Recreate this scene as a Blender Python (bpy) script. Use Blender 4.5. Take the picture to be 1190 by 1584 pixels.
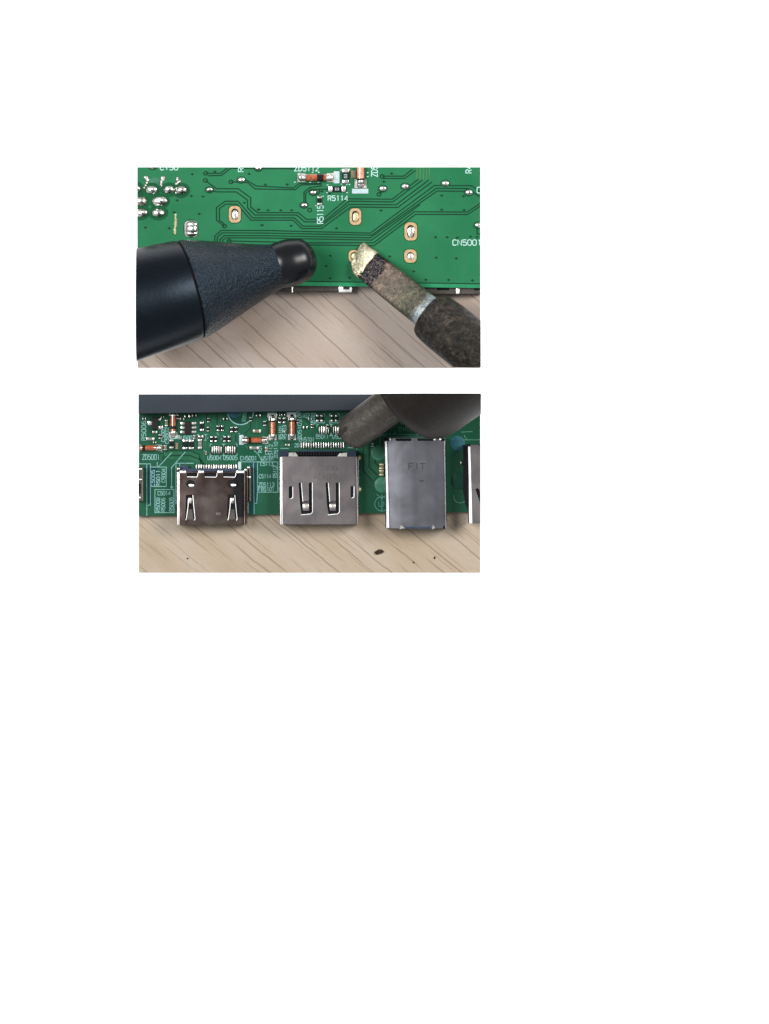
import bpy, bmesh, math, random
from mathutils import Vector, Matrix, noise as mnoise

# ------------------------------------------------------------------ setup
for o in list(bpy.data.objects):
    bpy.data.objects.remove(o)
SC = bpy.context.scene
COL = SC.collection
S = 0.000176                     # metres for one unit of the drawing grid (page is 1190 x 1584 units)
random.seed(7)
rnd = random.Random(11)

# ------------------------------------------------------------------ camera
H = 5.0
cam_d = bpy.data.cameras.new('camera')
cam = bpy.data.objects.new('camera', cam_d)
COL.objects.link(cam)
cam.location = (0, 0, H)
cam_d.sensor_fit = 'VERTICAL'
cam_d.sensor_height = 36
cam_d.lens = 36 * H / (1584 * S)
cam_d.clip_start = 0.1
cam_d.clip_end = 50
SC.camera = cam

# ------------------------------------------------------------------ light
W = bpy.data.worlds.new('World')
SC.world = W
W.use_nodes = True
bg = W.node_tree.nodes['Background']
bg.inputs[0].default_value = (0.90, 0.95, 1.0, 1)
bg.inputs[1].default_value = 0.68


def lamp(name, loc, size, power, colour):
    d = bpy.data.lights.new(name, 'AREA')
    d.shape = 'RECTANGLE'
    d.size, d.size_y = size
    d.energy = power
    d.color = colour
    o = bpy.data.objects.new(name, d)
    COL.objects.link(o)
    o.location = loc
    o.rotation_euler = (Vector((0, 0, 0)) - Vector(loc)).to_track_quat('-Z', 'Y').to_euler()
    return o


lamp('window_light', (-1.10, 0.42, 1.75), (0.8, 0.9), 80, (0.95, 0.98, 1.0))
lamp('fill_light', (1.25, 0.60, 1.40), (0.75, 0.75), 58, (1.0, 0.98, 0.95))  # added fill lamp: lifts shadows on the page and gives the pen sheen

SC.view_settings.view_transform = 'Standard'
SC.view_settings.look = 'None'
SC.view_settings.exposure = 0
SC.view_settings.gamma = 1
SC.view_settings.use_curve_mapping = False
SC.cycles.use_denoising = True

# ------------------------------------------------------------------ materials
def srgb(r, g, b):
    def f(c):
        c /= 255
        return c / 12.92 if c <= 0.04045 else ((c + 0.055) / 1.055) ** 2.4
    return (f(r), f(g), f(b), 1)


class NT:
    """small helper to write node trees"""
    def __init__(self, name):
        self.m = bpy.data.materials.new(name)
        self.m.use_nodes = True
        self.t = self.m.node_tree
        self.b = self.t.nodes['Principled BSDF']

    def n(self, kind, **kw):
        nd = self.t.nodes.new(kind)
        for k, v in kw.items():
            setattr(nd, k, v)
        return nd

    def link(self, a, b):
        self.t.links.new(a, b)

    def grid(self):
        """world position in drawing units"""
        g = self.n('ShaderNodeNewGeometry')
        v = self.n('ShaderNodeVectorMath', operation='SCALE')
        v.inputs['Scale'].default_value = 1 / S
        self.link(g.outputs['Position'], v.inputs[0])
        return v.outputs[0]

    def noise(self, vec, scale, detail=3, rough=0.55, dist=0.0):
        nd = self.n('ShaderNodeTexNoise')
        nd.inputs['Scale'].default_value = scale
        nd.inputs['Detail'].default_value = detail
        nd.inputs['Roughness'].default_value = rough
        nd.inputs['Distortion'].default_value = dist
        self.link(vec, nd.inputs['Vector'])
        return nd.outputs['Fac']

    def ramp(self, fac, stops, interp='LINEAR'):
        r = self.n('ShaderNodeValToRGB')
        r.color_ramp.interpolation = interp
        el = r.color_ramp.elements
        while len(el) < len(stops):
            el.new(0.5)
        for e, (p, c) in zip(el, stops):
            e.position = p
            e.color = c if len(c) == 4 else (*c, 1)
        self.link(fac, r.inputs[0])
        return r.outputs[0]

    def math(self, op, a, b=None, c=None, clamp=False):
        m = self.n('ShaderNodeMath', operation=op)
        m.use_clamp = clamp
        for i, v in enumerate((a, b, c)):
            if v is None:
                continue
            if isinstance(v, (int, float)):
                m.inputs[i].default_value = v
            else:
                self.link(v, m.inputs[i])
        return m.outputs[0]

    def mix(self, fac, a, b, mode='MIX'):
        m = self.n('ShaderNodeMix', data_type='RGBA', blend_type=mode)
        for i, v in ((0, fac), (6, a), (7, b)):
            if isinstance(v, (int, float)):
                m.inputs[i].default_value = v
            elif isinstance(v, tuple):
                m.inputs[i].default_value = v
            else:
                self.link(v, m.inputs[i])
        return m.outputs[2]

    def bump(self, height, strength=0.3, dist=1.0):
        b = self.n('ShaderNodeBump')
        b.inputs['Strength'].default_value = strength
        b.inputs['Distance'].default_value = dist * S
        self.link(height, b.inputs['Height'])
        self.link(b.outputs[0], self.b.inputs['Normal'])

    def set(self, rough=None, metal=None, spec=None, coat=None, stint=None):
        if stint is not None:
            self.b.inputs['Specular Tint'].default_value = stint
        if rough is not None:
            self.b.inputs['Roughness'].default_value = rough
        if metal is not None:
            self.b.inputs['Metallic'].default_value = metal
        if spec is not None:
            self.b.inputs['Specular IOR Level'].default_value = spec
        if coat is not None:
            self.b.inputs['Coat Weight'].default_value = coat


def sc_col(c, k):
    return (c[0] * k, c[1] * k, c[2] * k, 1)


def simple(name, col, rough=0.5, metal=0.0, var=0.25, vscale=0.12, bump=0.0, bscale=0.4, spec=None, coat=None):
    t = NT(name)
    g = t.grid()
    f = t.noise(g, vscale, 4)
    c = t.ramp(f, [(0.3, sc_col(col, 1 - var)), (0.7, sc_col(col, 1 + var))])
    t.link(c, t.b.inputs['Base Color'])
    t.set(rough, metal, 0.07 if spec is None else spec, coat)
    if bump:
        t.bump(t.noise(g, bscale, 3), bump, 1.0)
    return t.m


def make_board_mat(name, base, dark, k):
    t = NT(name)
    g = t.grid()
    big = t.noise(g, 0.006, 2)
    c = t.ramp(big, [(0.35, sc_col(base, 0.86)), (0.65, sc_col(base, 1.14))])
    pours = t.noise(g, 0.02, 1)
    p = t.ramp(pours, [(0.5, (0, 0, 0)), (0.515, (1, 1, 1))])
    c = t.mix(t.math('MULTIPLY', p, 0.22), c, dark)
    fine = t.noise(g, 0.8, 4, 0.7)
    c = t.mix(0.16, c, t.ramp(fine, [(0.3, sc_col(base, 0.55)), (0.7, sc_col(base, 1.5))]))
    t.link(c, t.b.inputs['Base Color'])
    dust = t.noise(g, 0.55, 2, 0.5)
    c = t.mix(t.math('MULTIPLY', t.ramp(dust, [(0.74, (0, 0, 0)), (0.80, (1, 1, 1))]), 0.35), c, (0.10, 0.16, 0.12, 1))
    t.link(c, t.b.inputs['Base Color'])
    t.set(0.42, 0, 0.10)
    t.link(t.ramp(t.noise(g, 0.012, 4, 0.6), [(0.35, (0.30, 0.30, 0.30)), (0.65, (0.6, 0.6, 0.6))]), t.b.inputs['Roughness'])
    t.bump(t.noise(g, 0.25, 3), 0.12, 1.0)
    return t.m


def make_wood(name, ang, base, pale, line, ox=0, spacing=19, contrast=0.8):
    t = NT(name)
    g = t.grid()
    rot = t.n('ShaderNodeVectorRotate', rotation_type='Z_AXIS')
    rot.inputs['Angle'].default_value = ang          # grain along local x
    t.link(g, rot.inputs['Vector'])
    off = t.n('ShaderNodeVectorMath', operation='ADD')
    off.inputs[1].default_value = (ox, ox * 0.37, 0)
    t.link(rot.outputs[0], off.inputs[0])
    sep = t.n('ShaderNodeSeparateXYZ')
    t.link(off.outputs[0], sep.inputs[0])
    u, v = sep.outputs[0], sep.outputs[1]
    # base tone: broad soft bands along the grain
    st = t.n('ShaderNodeCombineXYZ')
    t.link(t.math('MULTIPLY', u, 0.0035), st.inputs[0])
    t.link(t.math('MULTIPLY', v, 0.016), st.inputs[1])
    tone = t.noise(st.outputs[0], 1.0, 3)
    c = t.ramp(tone, [(0.34, base), (0.66, pale)])
    # fibres
    fi = t.n('ShaderNodeCombineXYZ')
    t.link(t.math('MULTIPLY', u, 0.025), fi.inputs[0])
    t.link(t.math('MULTIPLY', v, 0.42), fi.inputs[1])
    fib = t.noise(fi.outputs[0], 1.0, 4, 0.65)
    c = t.mix(0.13, c, t.ramp(fib, [(0.25, sc_col(base, 0.62)), (0.75, sc_col(pale, 1.12))]))
    # pore streaks: two families of broken thin lines
    total = None
    for i, (sp, lenk, seed) in enumerate(((spacing, 0.0075, 3.1), (spacing * 0.71, 0.013, 17.7))):
        wob = t.n('ShaderNodeCombineXYZ')
        t.link(t.math('MULTIPLY', u, 0.02), wob.inputs[0])
        t.link(t.math('MULTIPLY', v, 0.01), wob.inputs[1])
        wob.inputs[2].default_value = seed
        w = t.noise(wob.outputs[0], 1.0, 3)
        vv = t.math('ADD', t.math('ADD', v, seed * 9), t.math('MULTIPLY', w, 7.0))
        q = t.math('DIVIDE', vv, sp)
        cell = t.math('FLOOR', q)
        fr = t.math('SUBTRACT', q, cell)
        d = t.math('MULTIPLY', t.math('ABSOLUTE', t.math('SUBTRACT', fr, 0.5)), sp)   # distance to the line
        dash = t.n('ShaderNodeCombineXYZ')
        t.link(t.math('MULTIPLY', u, lenk), dash.inputs[0])
        t.link(t.math('MULTIPLY', cell, 7.31), dash.inputs[1])
        dash.inputs[2].default_value = seed
        dn = t.noise(dash.outputs[0], 1.0, 1)
        on = t.ramp(dn, [(0.43 + 0.09 * i, (0, 0, 0)), (0.54 + 0.09 * i, (1, 1, 1))])
        edge = t.noise(fi.outputs[0], 2.5, 2)
        width = t.math('MULTIPLY', t.math('ADD', edge, 0.15), 2.4 - 0.7 * i)
        ln = t.math('SUBTRACT', 1.0, t.math('DIVIDE', d, width), clamp=True)
        ln = t.math('MULTIPLY', t.math('POWER', ln, 0.7), on)
        ln = t.math('MULTIPLY', ln, 1.0 - 0.35 * i)
        total = ln if total is None else t.math('MAXIMUM', total, ln)
    c = t.mix(t.math('MULTIPLY', total, contrast), c, line)
    pore = t.noise(fi.outputs[0], 3.2, 5, 0.75)
    c = t.mix(0.5, c, t.ramp(pore, [(0.30, (0.70, 0.66, 0.62, 1)), (0.52, (1, 1, 1, 1)), (0.75, (1.1, 1.1, 1.1, 1))]), 'MULTIPLY')
    t.link(c, t.b.inputs['Base Color'])
    t.set(0.6, 0, 0.12)
    t.bump(t.math('SUBTRACT', t.math('MULTIPLY', fib, 0.4), t.math('MULTIPLY', total, 1.5)), 0.2, 0.6)
    return t.m


def make_metal(name, col, rough=0.3, streak=0.3, along=(0.03, 0.5), bump=0.04, tint=None, mottled=0.0):
    """stamped sheet metal with rolling marks and faint stains"""
    t = NT(name)
    g = t.grid()
    mp = t.n('ShaderNodeVectorMath', operation='MULTIPLY')
    mp.inputs[1].default_value = (along[1], along[0], 0.2)
    t.link(g, mp.inputs[0])
    s = t.noise(mp.outputs[0], 1.0, 4, 0.6)
    c = t.ramp(s, [(0.25, sc_col(col, 1 - streak)), (0.75, sc_col(col, 1 + streak))])
    blot = t.noise(g, 0.028, 3, 0.5, 0.4)
    c = t.mix(t.ramp(blot, [(0.4, (0, 0, 0)), (0.7, (0.75, 0.75, 0.75))]), c, tint or sc_col(col, 1.35))
    if mottled:
        sp = t.noise(g, 0.35, 5, 0.7)
        c = t.mix(t.math('MULTIPLY', t.ramp(sp, [(0.52, (0, 0, 0)), (0.7, (1, 1, 1))]), mottled), c, sc_col(col, 0.35))
    t.link(c, t.b.inputs['Base Color'])
    t.set(rough, 1.0)
    r = t.math('ADD', t.math('MULTIPLY', blot, 0.22), rough - 0.1)
    t.link(r, t.b.inputs['Roughness'])
    t.bump(t.noise(g, 0.05, 3), bump, 4.0)
    return t.m


M = {}
M['paper'] = simple('paper', (0.88, 0.88, 0.88, 1), 0.9, 0, 0.006, 0.03, 0.02, 0.5, 0.1)
M['board_a'] = make_board_mat('solder_mask_green', (0.0085, 0.092, 0.036, 1), (0.0065, 0.074, 0.030, 1), 1)
M['board_b'] = make_board_mat('solder_mask_deep_green', (0.0042, 0.0440, 0.0215, 1), (0.0025, 0.027, 0.0145, 1), 1)
M['edge_a'] = simple('board_edge_green', (0.014, 0.135, 0.058, 1), 0.4, 0, 0.2, 0.05)
M['trace'] = simple('trace_gap_dark', (0.0026, 0.022, 0.0095, 1), 0.45, 0, 0.2, 0.1)
M['trace_olive'] = simple('trace_copper_under_mask', (0.045, 0.115, 0.040, 1), 0.4, 0, 0.2, 0.1)
M['trace_b'] = simple('trace_light_green', (0.017, 0.080, 0.036, 1), 0.4, 0, 0.3, 0.1)
M['trace_b_dark'] = simple('trace_gap_deep', (0.0018, 0.014, 0.007, 1), 0.45, 0, 0.2, 0.1)
M['ring'] = simple('keepout_ring_dark', (0.0035, 0.046, 0.017, 1), 0.4, 0, 0.15, 0.1)
M['silk'] = simple('silkscreen_white', (0.30, 0.42, 0.40, 1), 0.6, 0, 0.25, 0.5)
M['silk_b'] = simple('silkscreen_pale_cyan', (0.125, 0.245, 0.225, 1), 0.6, 0, 0.35, 0.5)
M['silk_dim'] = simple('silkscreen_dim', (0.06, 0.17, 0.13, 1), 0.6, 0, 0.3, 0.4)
M['silk_block'] = simple('silkscreen_block', (0.27, 0.33, 0.335, 1), 0.6, 0, 0.12, 0.2)
M['solder'] = make_metal('solder_bright', (0.56, 0.54, 0.50, 1), 0.24, 0.35, (0.3, 0.3), 0.5)
M['solder_dull'] = make_metal('solder_dull', (0.30, 0.285, 0.26, 1), 0.38, 0.35, (0.3, 0.3), 0.5)
M['lead_dark'] = simple('component_lead', (0.045, 0.04, 0.038, 1), 0.35, 0.7, 0.3, 0.3)
M['gold'] = simple('gold_plated_pad', (0.33, 0.222, 0.118, 1), 0.42, 0.45, 0.22, 0.3, 0.1, 0.5)
M['gold_light'] = simple('gold_plating_pale', (0.36, 0.31, 0.18, 1), 0.4, 0.6, 0.3, 0.4, 0.2, 0.5)
M['hole'] = simple('hole_dark', (0.006, 0.006, 0.006, 1), 0.6, 0, 0.2, 0.3)
M['ceramic'] = simple('resistor_black', (0.006, 0.0075, 0.008, 1), 0.35, 0, 0.3, 0.4)
M['resist_mark'] = simple('resistor_marking', (0.22, 0.24, 0.24, 1), 0.5, 0, 0.2, 0.4)
M['tan'] = simple('capacitor_tan', (0.11, 0.095, 0.06, 1), 0.45, 0, 0.3, 0.4)
M['cap_grey'] = simple('capacitor_grey', (0.10, 0.115, 0.10, 1), 0.45, 0, 0.3, 0.4)
M['orange'] = simple('diode_glass_orange', (0.205, 0.046, 0.013, 1), 0.12, 0, 0.6, 0.25, spec=0.6, coat=0.8)
M['orange_pale'] = simple('diode_glass_pale', (0.48, 0.17, 0.10, 1), 0.12, 0, 0.35, 0.25, spec=0.6, coat=0.8)
M['band'] = simple('diode_band_black', (0.008, 0.004, 0.003, 1), 0.2, 0, 0.3, 0.3, coat=0.5)
M['chip'] = simple('chip_black', (0.0085, 0.008, 0.008, 1), 0.5, 0, 0.25, 0.3)
M['plastic_navy'] = simple('connector_plastic_navy', (0.010, 0.017, 0.026, 1), 0.45, 0, 0.25, 0.2)
M['inner'] = simple('connector_insulator_black', (0.004, 0.004, 0.005, 1), 0.5, 0, 0.2, 0.2)
M['inner_blue'] = simple('connector_insulator_slate', (0.022, 0.03, 0.05, 1), 0.5, 0, 0.2, 0.2)
M['shell_brown'] = make_metal('nickel_shell_warm', (0.088, 0.058, 0.050, 1), 0.24, 0.12, (0.02, 0.12), 0.05, (0.165, 0.135, 0.118, 1))
M['shell_grey'] = make_metal('nickel_shell_grey', (0.145, 0.127, 0.126, 1), 0.33, 0.08, (0.02, 0.15), 0.02, (0.165, 0.146, 0.143, 1))
M['shell_steel'] = make_metal('steel_shell_brushed', (0.138, 0.135, 0.146, 1), 0.27, 0.25, (0.0015, 0.045), 0.01, (0.145, 0.142, 0.153, 1))
M['edge_metal'] = make_metal('lit_cut_metal_edge', (0.72, 0.71, 0.68, 1), 0.38, 0.15, (0.2, 0.2), 0.1)  # pale cut edges; also paints light caught along the shells
M['deboss'] = simple('stamped_mark', (0.085, 0.075, 0.073, 1), 0.5, 0.8, 0.35, 0.4)
M['deboss_dark'] = simple('stamped_mark_deep', (0.03, 0.028, 0.03, 1), 0.5, 0.6, 0.35, 0.4)
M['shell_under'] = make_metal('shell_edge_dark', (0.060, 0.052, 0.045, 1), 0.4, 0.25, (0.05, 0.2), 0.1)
M['bar'] = simple('slate_grey_plastic', (0.0195, 0.0232, 0.0285, 1), 0.5, 0, 0.10, 0.01, 0.05, 0.3, 0.08)
M['conformal'] = simple('varnish_spot_pale', (0.030, 0.105, 0.065, 1), 0.3, 0, 0.3, 0.08)
M['conformal_blue'] = simple('varnish_spot_blue', (0.016, 0.062, 0.075, 1), 0.3, 0, 0.3, 0.08)
M['plug'] = simple('dark_green_recess', (0.006, 0.034, 0.022, 1), 0.3, 0, 0.3, 0.03)
M['crumb'] = simple('burnt_flux_crumb', (0.020, 0.012, 0.007, 1), 0.7, 0, 0.5, 0.4, 0.6, 0.6)
M['wood_a'] = make_wood('pale_wood_veneer_grey', math.radians(42), (0.226, 0.176, 0.142, 1), (0.258, 0.216, 0.188, 1), (0.088, 0.062, 0.049, 1), 40, 22, 0.66)
M['wood_b'] = make_wood('pale_wood_veneer_beige', math.radians(39), (0.220, 0.166, 0.113, 1), (0.250, 0.208, 0.163, 1), (0.088, 0.058, 0.040, 1), 300, 17, 0.64)


def make_pen_mats():
    # smooth barrel
    t = NT('pen_barrel_satin_black')
    g = t.grid()
    mp = t.n('ShaderNodeVectorMath', operation='MULTIPLY')
    mp.inputs[1].default_value = (0.03, 0.09, 0.09)
    t.link(g, mp.inputs[0])
    f = t.noise(mp.outputs[0], 1, 5, 0.6)
    t.link(t.ramp(f, [(0.3, (0.0010, 0.0013, 0.0022, 1)), (0.7, (0.0018, 0.0023, 0.0036, 1))]), t.b.inputs['Base Color'])
    t.set(0.36, 0, 0.15, None, (0.58, 0.78, 1.0, 1))  # bluish base and reflection tint stand in for cool window sheen
    t.bump(t.noise(g, 0.16, 4), 0.22, 1.0)
    M['pen_barrel'] = t.m
    # leather-grained cone
    t = NT('pen_cone_textured_black')
    g = t.grid()
    vo = t.n('ShaderNodeTexVoronoi', feature='SMOOTH_F1')
    vo.inputs['Scale'].default_value = 0.24
    wob = t.n('ShaderNodeVectorMath', operation='ADD')
    nn = t.n('ShaderNodeTexNoise')
    nn.inputs['Scale'].default_value = 0.2
    t.link(g, nn.inputs['Vector'])
    sc = t.n('ShaderNodeVectorMath', operation='SCALE')
    sc.inputs['Scale'].default_value = 4
    t.link(nn.outputs['Color'], sc.inputs[0])
    t.link(g, wob.inputs[0])
    t.link(sc.outputs[0], wob.inputs[1])
    t.link(wob.outputs[0], vo.inputs['Vector'])
    h = t.math('ADD', vo.outputs['Distance'], t.math('MULTIPLY', t.noise(g, 0.45, 4, 0.7), 0.8))
    t.link(t.ramp(h, [(0.35, (0.0030, 0.0045, 0.0075, 1)), (1.0, (0.0007, 0.0010, 0.0016, 1))]), t.b.inputs['Base Color'])
    t.set(0.27, 0, 0.27, None, (0.55, 0.77, 1.0, 1))  # blue sheen of the window put into the cone's tint
    t.bump(h, 0.85, 2.4)
    M['pen_cone'] = t.m
    M['pen_tip'] = simple('pen_tip_glossy_black', (0.0012, 0.0016, 0.0026, 1), 0.30, 0, 0.2, 0.05, 0.03, 0.2, 0.22)
    M['pen_groove'] = simple('pen_groove_black', (0.002, 0.002, 0.003, 1), 0.6, 0, 0.2, 0.1)


make_pen_mats()


def make_iron_mat(name, p0, d, stops, length, rough=0.5, metal=0.6, crust=None, bumpk=0.4, wob=26, mott=0.0):
    """oxidised metal whose tint changes along the tool's length with a ragged border"""
    t = NT(name)
    g = t.grid()
    sub = t.n('ShaderNodeVectorMath', operation='SUBTRACT')
    sub.inputs[1].default_value = p0
    t.link(g, sub.inputs[0])
    dot = t.n('ShaderNodeVectorMath', operation='DOT_PRODUCT')
    dot.inputs[1].default_value = d
    t.link(sub.outputs[0], dot.inputs[0])
    n1 = t.noise(g, 0.05, 4, 0.6)
    s = t.math('ADD', dot.outputs['Value'], t.math('MULTIPLY', t.math('SUBTRACT', n1, 0.5), wob))
    fac = t.math('DIVIDE', s, length, clamp=True)
    c = t.ramp(fac, stops)
    n2 = t.noise(g, 0.12, 5, 0.7)
    c = t.mix(0.45, c, t.ramp(n2, [(0.35, (0.25, 0.25, 0.25, 1)), (0.7, (1.0, 0.97, 0.93, 1))]), 'MULTIPLY')
    c = t.mix(0.35, c, sc_col((1.25, 1.2, 1.15, 1), 1.0), 'MULTIPLY')
    if mott:
        n3 = t.noise(g, 0.09, 6, 0.75, 1.0)
        c = t.mix(mott, c, t.ramp(n3, [(0.40, (0.25, 0.25, 0.25, 1)), (0.53, (1, 1, 1, 1)), (0.66, (3.2, 2.8, 2.3, 1))]), 'MULTIPLY')
    if crust:
        a, b = crust
        band = t.math('MULTIPLY', t.math('GREATER_THAN', s, a), t.math('LESS_THAN', s, b))
        cr = t.noise(g, 0.28, 5, 0.75, 1.5)
        c = t.mix(band, c, t.ramp(cr, [(0.42, (0.004, 0.004, 0.007, 1)), (0.54, (0.016, 0.014, 0.018, 1)), (0.62, (0.16, 0.12, 0.09, 1))]))
    t.link(c, t.b.inputs['Base Color'])
    t.set(rough, metal, 0.1)
    t.bump(t.noise(g, 0.16, 5, 0.7), bumpk, 3.0)
    return t.m


# ------------------------------------------------------------------ building helpers (drawing units: x right, y DOWN the page, z up)
R1 = (213, 259, 743, 569)
R2 = (215, 610, 743, 886)
CLIP = None
WORLD = {}


def V(x, y, z=0.0):
    return Vector((x - 595.0, 792.0 - y, z))


def cut(bm, rect):
    x0, y0, x1, y1 = rect
    for co, no in (((x0 - 595, 0, 0), (-1, 0, 0)), ((x1 - 595, 0, 0), (1, 0, 0)),
                   ((0, 792 - y0, 0), (0, 1, 0)), ((0, 792 - y1, 0), (0, -1, 0))):
        co, no = Vector(co), Vector(no)
        if not bm.verts or max((v.co - co).dot(no) for v in bm.verts) <= 1e-4:
            continue
        r = bmesh.ops.bisect_plane(bm, geom=bm.verts[:] + bm.edges[:] + bm.faces[:], dist=1e-4, plane_co=co,
                                   plane_no=no, clear_outer=True)
        ed = [e for e in r['geom_cut'] if isinstance(e, bmesh.types.BMEdge) and e.is_valid]
        if ed:
            try:
                bmesh.ops.triangle_fill(bm, use_beauty=True, use_dissolve=False, edges=ed)
            except Exception:
                pass


def part(name, bm, mat, parent=None, label=None, kind=None, smooth=None, clip=True):
    if clip and CLIP:
        cut(bm, CLIP)
    if not bm.verts:
        bm.free()
        return None
    bmesh.ops.recalc_face_normals(bm, faces=bm.faces[:])
    lo = Vector([min(v.co[i] for v in bm.verts) for i in range(3)])
    hi = Vector([max(v.co[i] for v in bm.verts) for i in range(3)])
    c = Vector(((lo.x + hi.x) / 2, (lo.y + hi.y) / 2, lo.z))
    for v in bm.verts:
        v.co = (v.co - c) * S
    me = bpy.data.meshes.new(name)
    bm.to_mesh(me)
    bm.free()
    me.materials.append(M[mat] if isinstance(mat, str) else mat)
    if smooth is not None:
        for p in me.polygons:
            p.use_smooth = True
        me.set_sharp_from_angle(angle=math.radians(smooth))
    o = bpy.data.objects.new(name, me)
    COL.objects.link(o)
    w = c * S
    WORLD[o.name] = w
    if parent is not None:
        o.parent = parent
        o.location = w - WORLD[parent.name]
    else:
        o.location = w
    if label:
        o['label'] = label
    if kind:
        o['kind'] = kind
    return o


def thing(name, x, y, z, label, category, group=None):
    o = bpy.data.objects.new(name, None)
    o.empty_display_size = 0.005
    COL.objects.link(o)
    w = V(x, y, z) * S
    o.location = w
    WORLD[o.name] = w
    o['label'] = label
    o['category'] = category
    if group:
        o['group'] = group
    return o


def NB():
    return bmesh.new()


def prism(bm, pts, z0, z1):
    """pts: outline in (x, y)"""
    a = [bm.verts.new(V(x, y, z0)) for x, y in pts]
    b = [bm.verts.new(V(x, y, z1)) for x, y in pts]
    n = len(pts)
    bm.faces.new(a)
    bm.faces.new(b)
    for i in range(n):
        bm.faces.new((a[i], a[(i + 1) % n], b[(i + 1) % n], b[i]))
    return bm


def box(bm, x0, x1, y0, y1, z0, z1, bev=0.0, seg=2):
    t = bmesh.new()
    prism(t, [(x0, y0), (x1, y0), (x1, y1), (x0, y1)], z0, z1)
    if bev:
        bmesh.ops.bevel(t, geom=t.edges[:], offset=bev, segments=seg, profile=0.5, affect='EDGES')
    merge(bm, t)
    return bm


def merge(bm, t):
    mp = {v: bm.verts.new(v.co) for v in t.verts}
    for f in t.faces:
        try:
            bm.faces.new([mp[v] for v in f.verts])
        except ValueError:
            pass
    t.free()


def obox(bm, cx, cy, w, h, z0, z1, ang=0.0, bev=0.0):
    """box w x h turned by ang degrees (clockwise on the page)"""
    a = math.radians(ang)
    t = bmesh.new()
    pts = []
    for sx, sy in ((-1, -1), (1, -1), (1, 1), (-1, 1)):
        dx, dy = sx * w / 2, sy * h / 2
        pts.append((cx + dx * math.cos(a) - dy * math.sin(a), cy + dx * math.sin(a) + dy * math.cos(a)))
    prism(t, pts, z0, z1)
    if bev:
        bmesh.ops.bevel(t, geom=t.edges[:], offset=bev, segments=2, profile=0.5, affect='EDGES')
    merge(bm, t)
    return bm


def plate(bm, outer, holes, z0, z1):
    """flat plate with real openings"""
    t = bmesh.new()
    ed = []
    for loop in [outer] + list(holes):
        vs = [t.verts.new(V(x, y, z0)) for x, y in loop]
        for i in range(len(vs)):
            ed.append(t.edges.new((vs[i], vs[(i + 1) % len(vs)])))
    bmesh.ops.triangle_fill(t, use_beauty=True, use_dissolve=False, edges=ed)
    r = bmesh.ops.extrude_face_region(t, geom=t.faces[:])
    for g in r['geom']:
        if isinstance(g, bmesh.types.BMVert):
            g.co.z = z1
    merge(bm, t)
    return bm


def ell(cx, cy, rx, ry, n=20):
    return [(cx + rx * math.cos(2 * math.pi * i / n), cy + ry * math.sin(2 * math.pi * i / n)) for i in range(n)]


def stadium(cx, cy, w, h, n=8):
    """rounded slot outline"""
    pts = []
    r = min(w, h) / 2
    dx, dy = w / 2 - r, h / 2 - r
    for k, (sx, sy) in enumerate(((1, 1), (-1, 1), (-1, -1), (1, -1))):
        for i in range(n + 1):
            a = math.pi / 2 * k + math.pi / 2 * i / n
            p = (cx + sx * dx + r * math.cos(a), cy + sy * dy + r * math.sin(a))
            if not pts or (abs(p[0] - pts[-1][0]) + abs(p[1] - pts[-1][1])) > 1e-4:
                pts.append(p)
    if abs(pts[0][0] - pts[-1][0]) + abs(pts[0][1] - pts[-1][1]) < 1e-4:
        pts.pop()
    return pts


def rrect(x0, x1, y0, y1, r=2.0, n=3):
    pts = []
    for k, (cx, cy) in enumerate(((x1 - r, y1 - r), (x0 + r, y1 - r), (x0 + r, y0 + r), (x1 - r, y0 + r))):
        for i in range(n + 1):
            a = math.pi / 2 * k + math.pi / 2 * i / n
            pts.append((cx + r * math.cos(a), cy + r * math.sin(a)))
    return pts


def ribbon(bm, pts, w, z0, z1):
    """printed or etched line along a path, with mitred corners"""
    P = [Vector((x, y)) for x, y in pts]
    n = len(P)
    L, Rr = [], []
    closed = n > 2 and (P[0] - P[-1]).length < 1e-5
    for i in range(n):
        if closed and i in (0, n - 1):
            a, b = P[n - 2], P[1]
        else:
            a, b = P[max(i - 1, 0)], P[min(i + 1, n - 1)]
        d1 = (P[i] - a).normalized() if (P[i] - a).length > 1e-6 else None
        d2 = (b - P[i]).normalized() if (b - P[i]).length > 1e-6 else None
        d1 = d1 or d2
        d2 = d2 or d1
        nrm = Vector((-(d1 + d2).y, (d1 + d2).x))
        nrm = nrm.normalized() if nrm.length > 1e-6 else Vector((-d1.y, d1.x))
        k = min(1 / max(nrm.dot(Vector((-d1.y, d1.x))), 0.4), 2.0)
        e = nrm * (w / 2 * k)
        L.append(P[i] + e)
        Rr.append(P[i] - e)
    for i in range(n - 1):
        q = [L[i], L[i + 1], Rr[i + 1], Rr[i]]
        a = [bm.verts.new(V(p.x, p.y, z0)) for p in q]
        b = [bm.verts.new(V(p.x, p.y, z1)) for p in q]
        bm.faces.new(b)
        for k in ((0, 1), (2, 3)):
            bm.faces.new((a[k[0]], a[k[1]], b[k[1]], b[k[0]]))
        if i == 0 and not closed:
            bm.faces.new((a[0], a[3], b[3], b[0]))
        if i == n - 2 and not closed:
            bm.faces.new((a[1], a[2], b[2], b[1]))
    return bm


def frame_of(d):
    d = d.normalized()
    u = Vector((0, 0, 1))
    s = d.cross(u)
    if s.length < 1e-4:
        s = Vector((1, 0, 0))
    s.normalize()
    u = s.cross(d).normalized()
    return d, s, u


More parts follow.
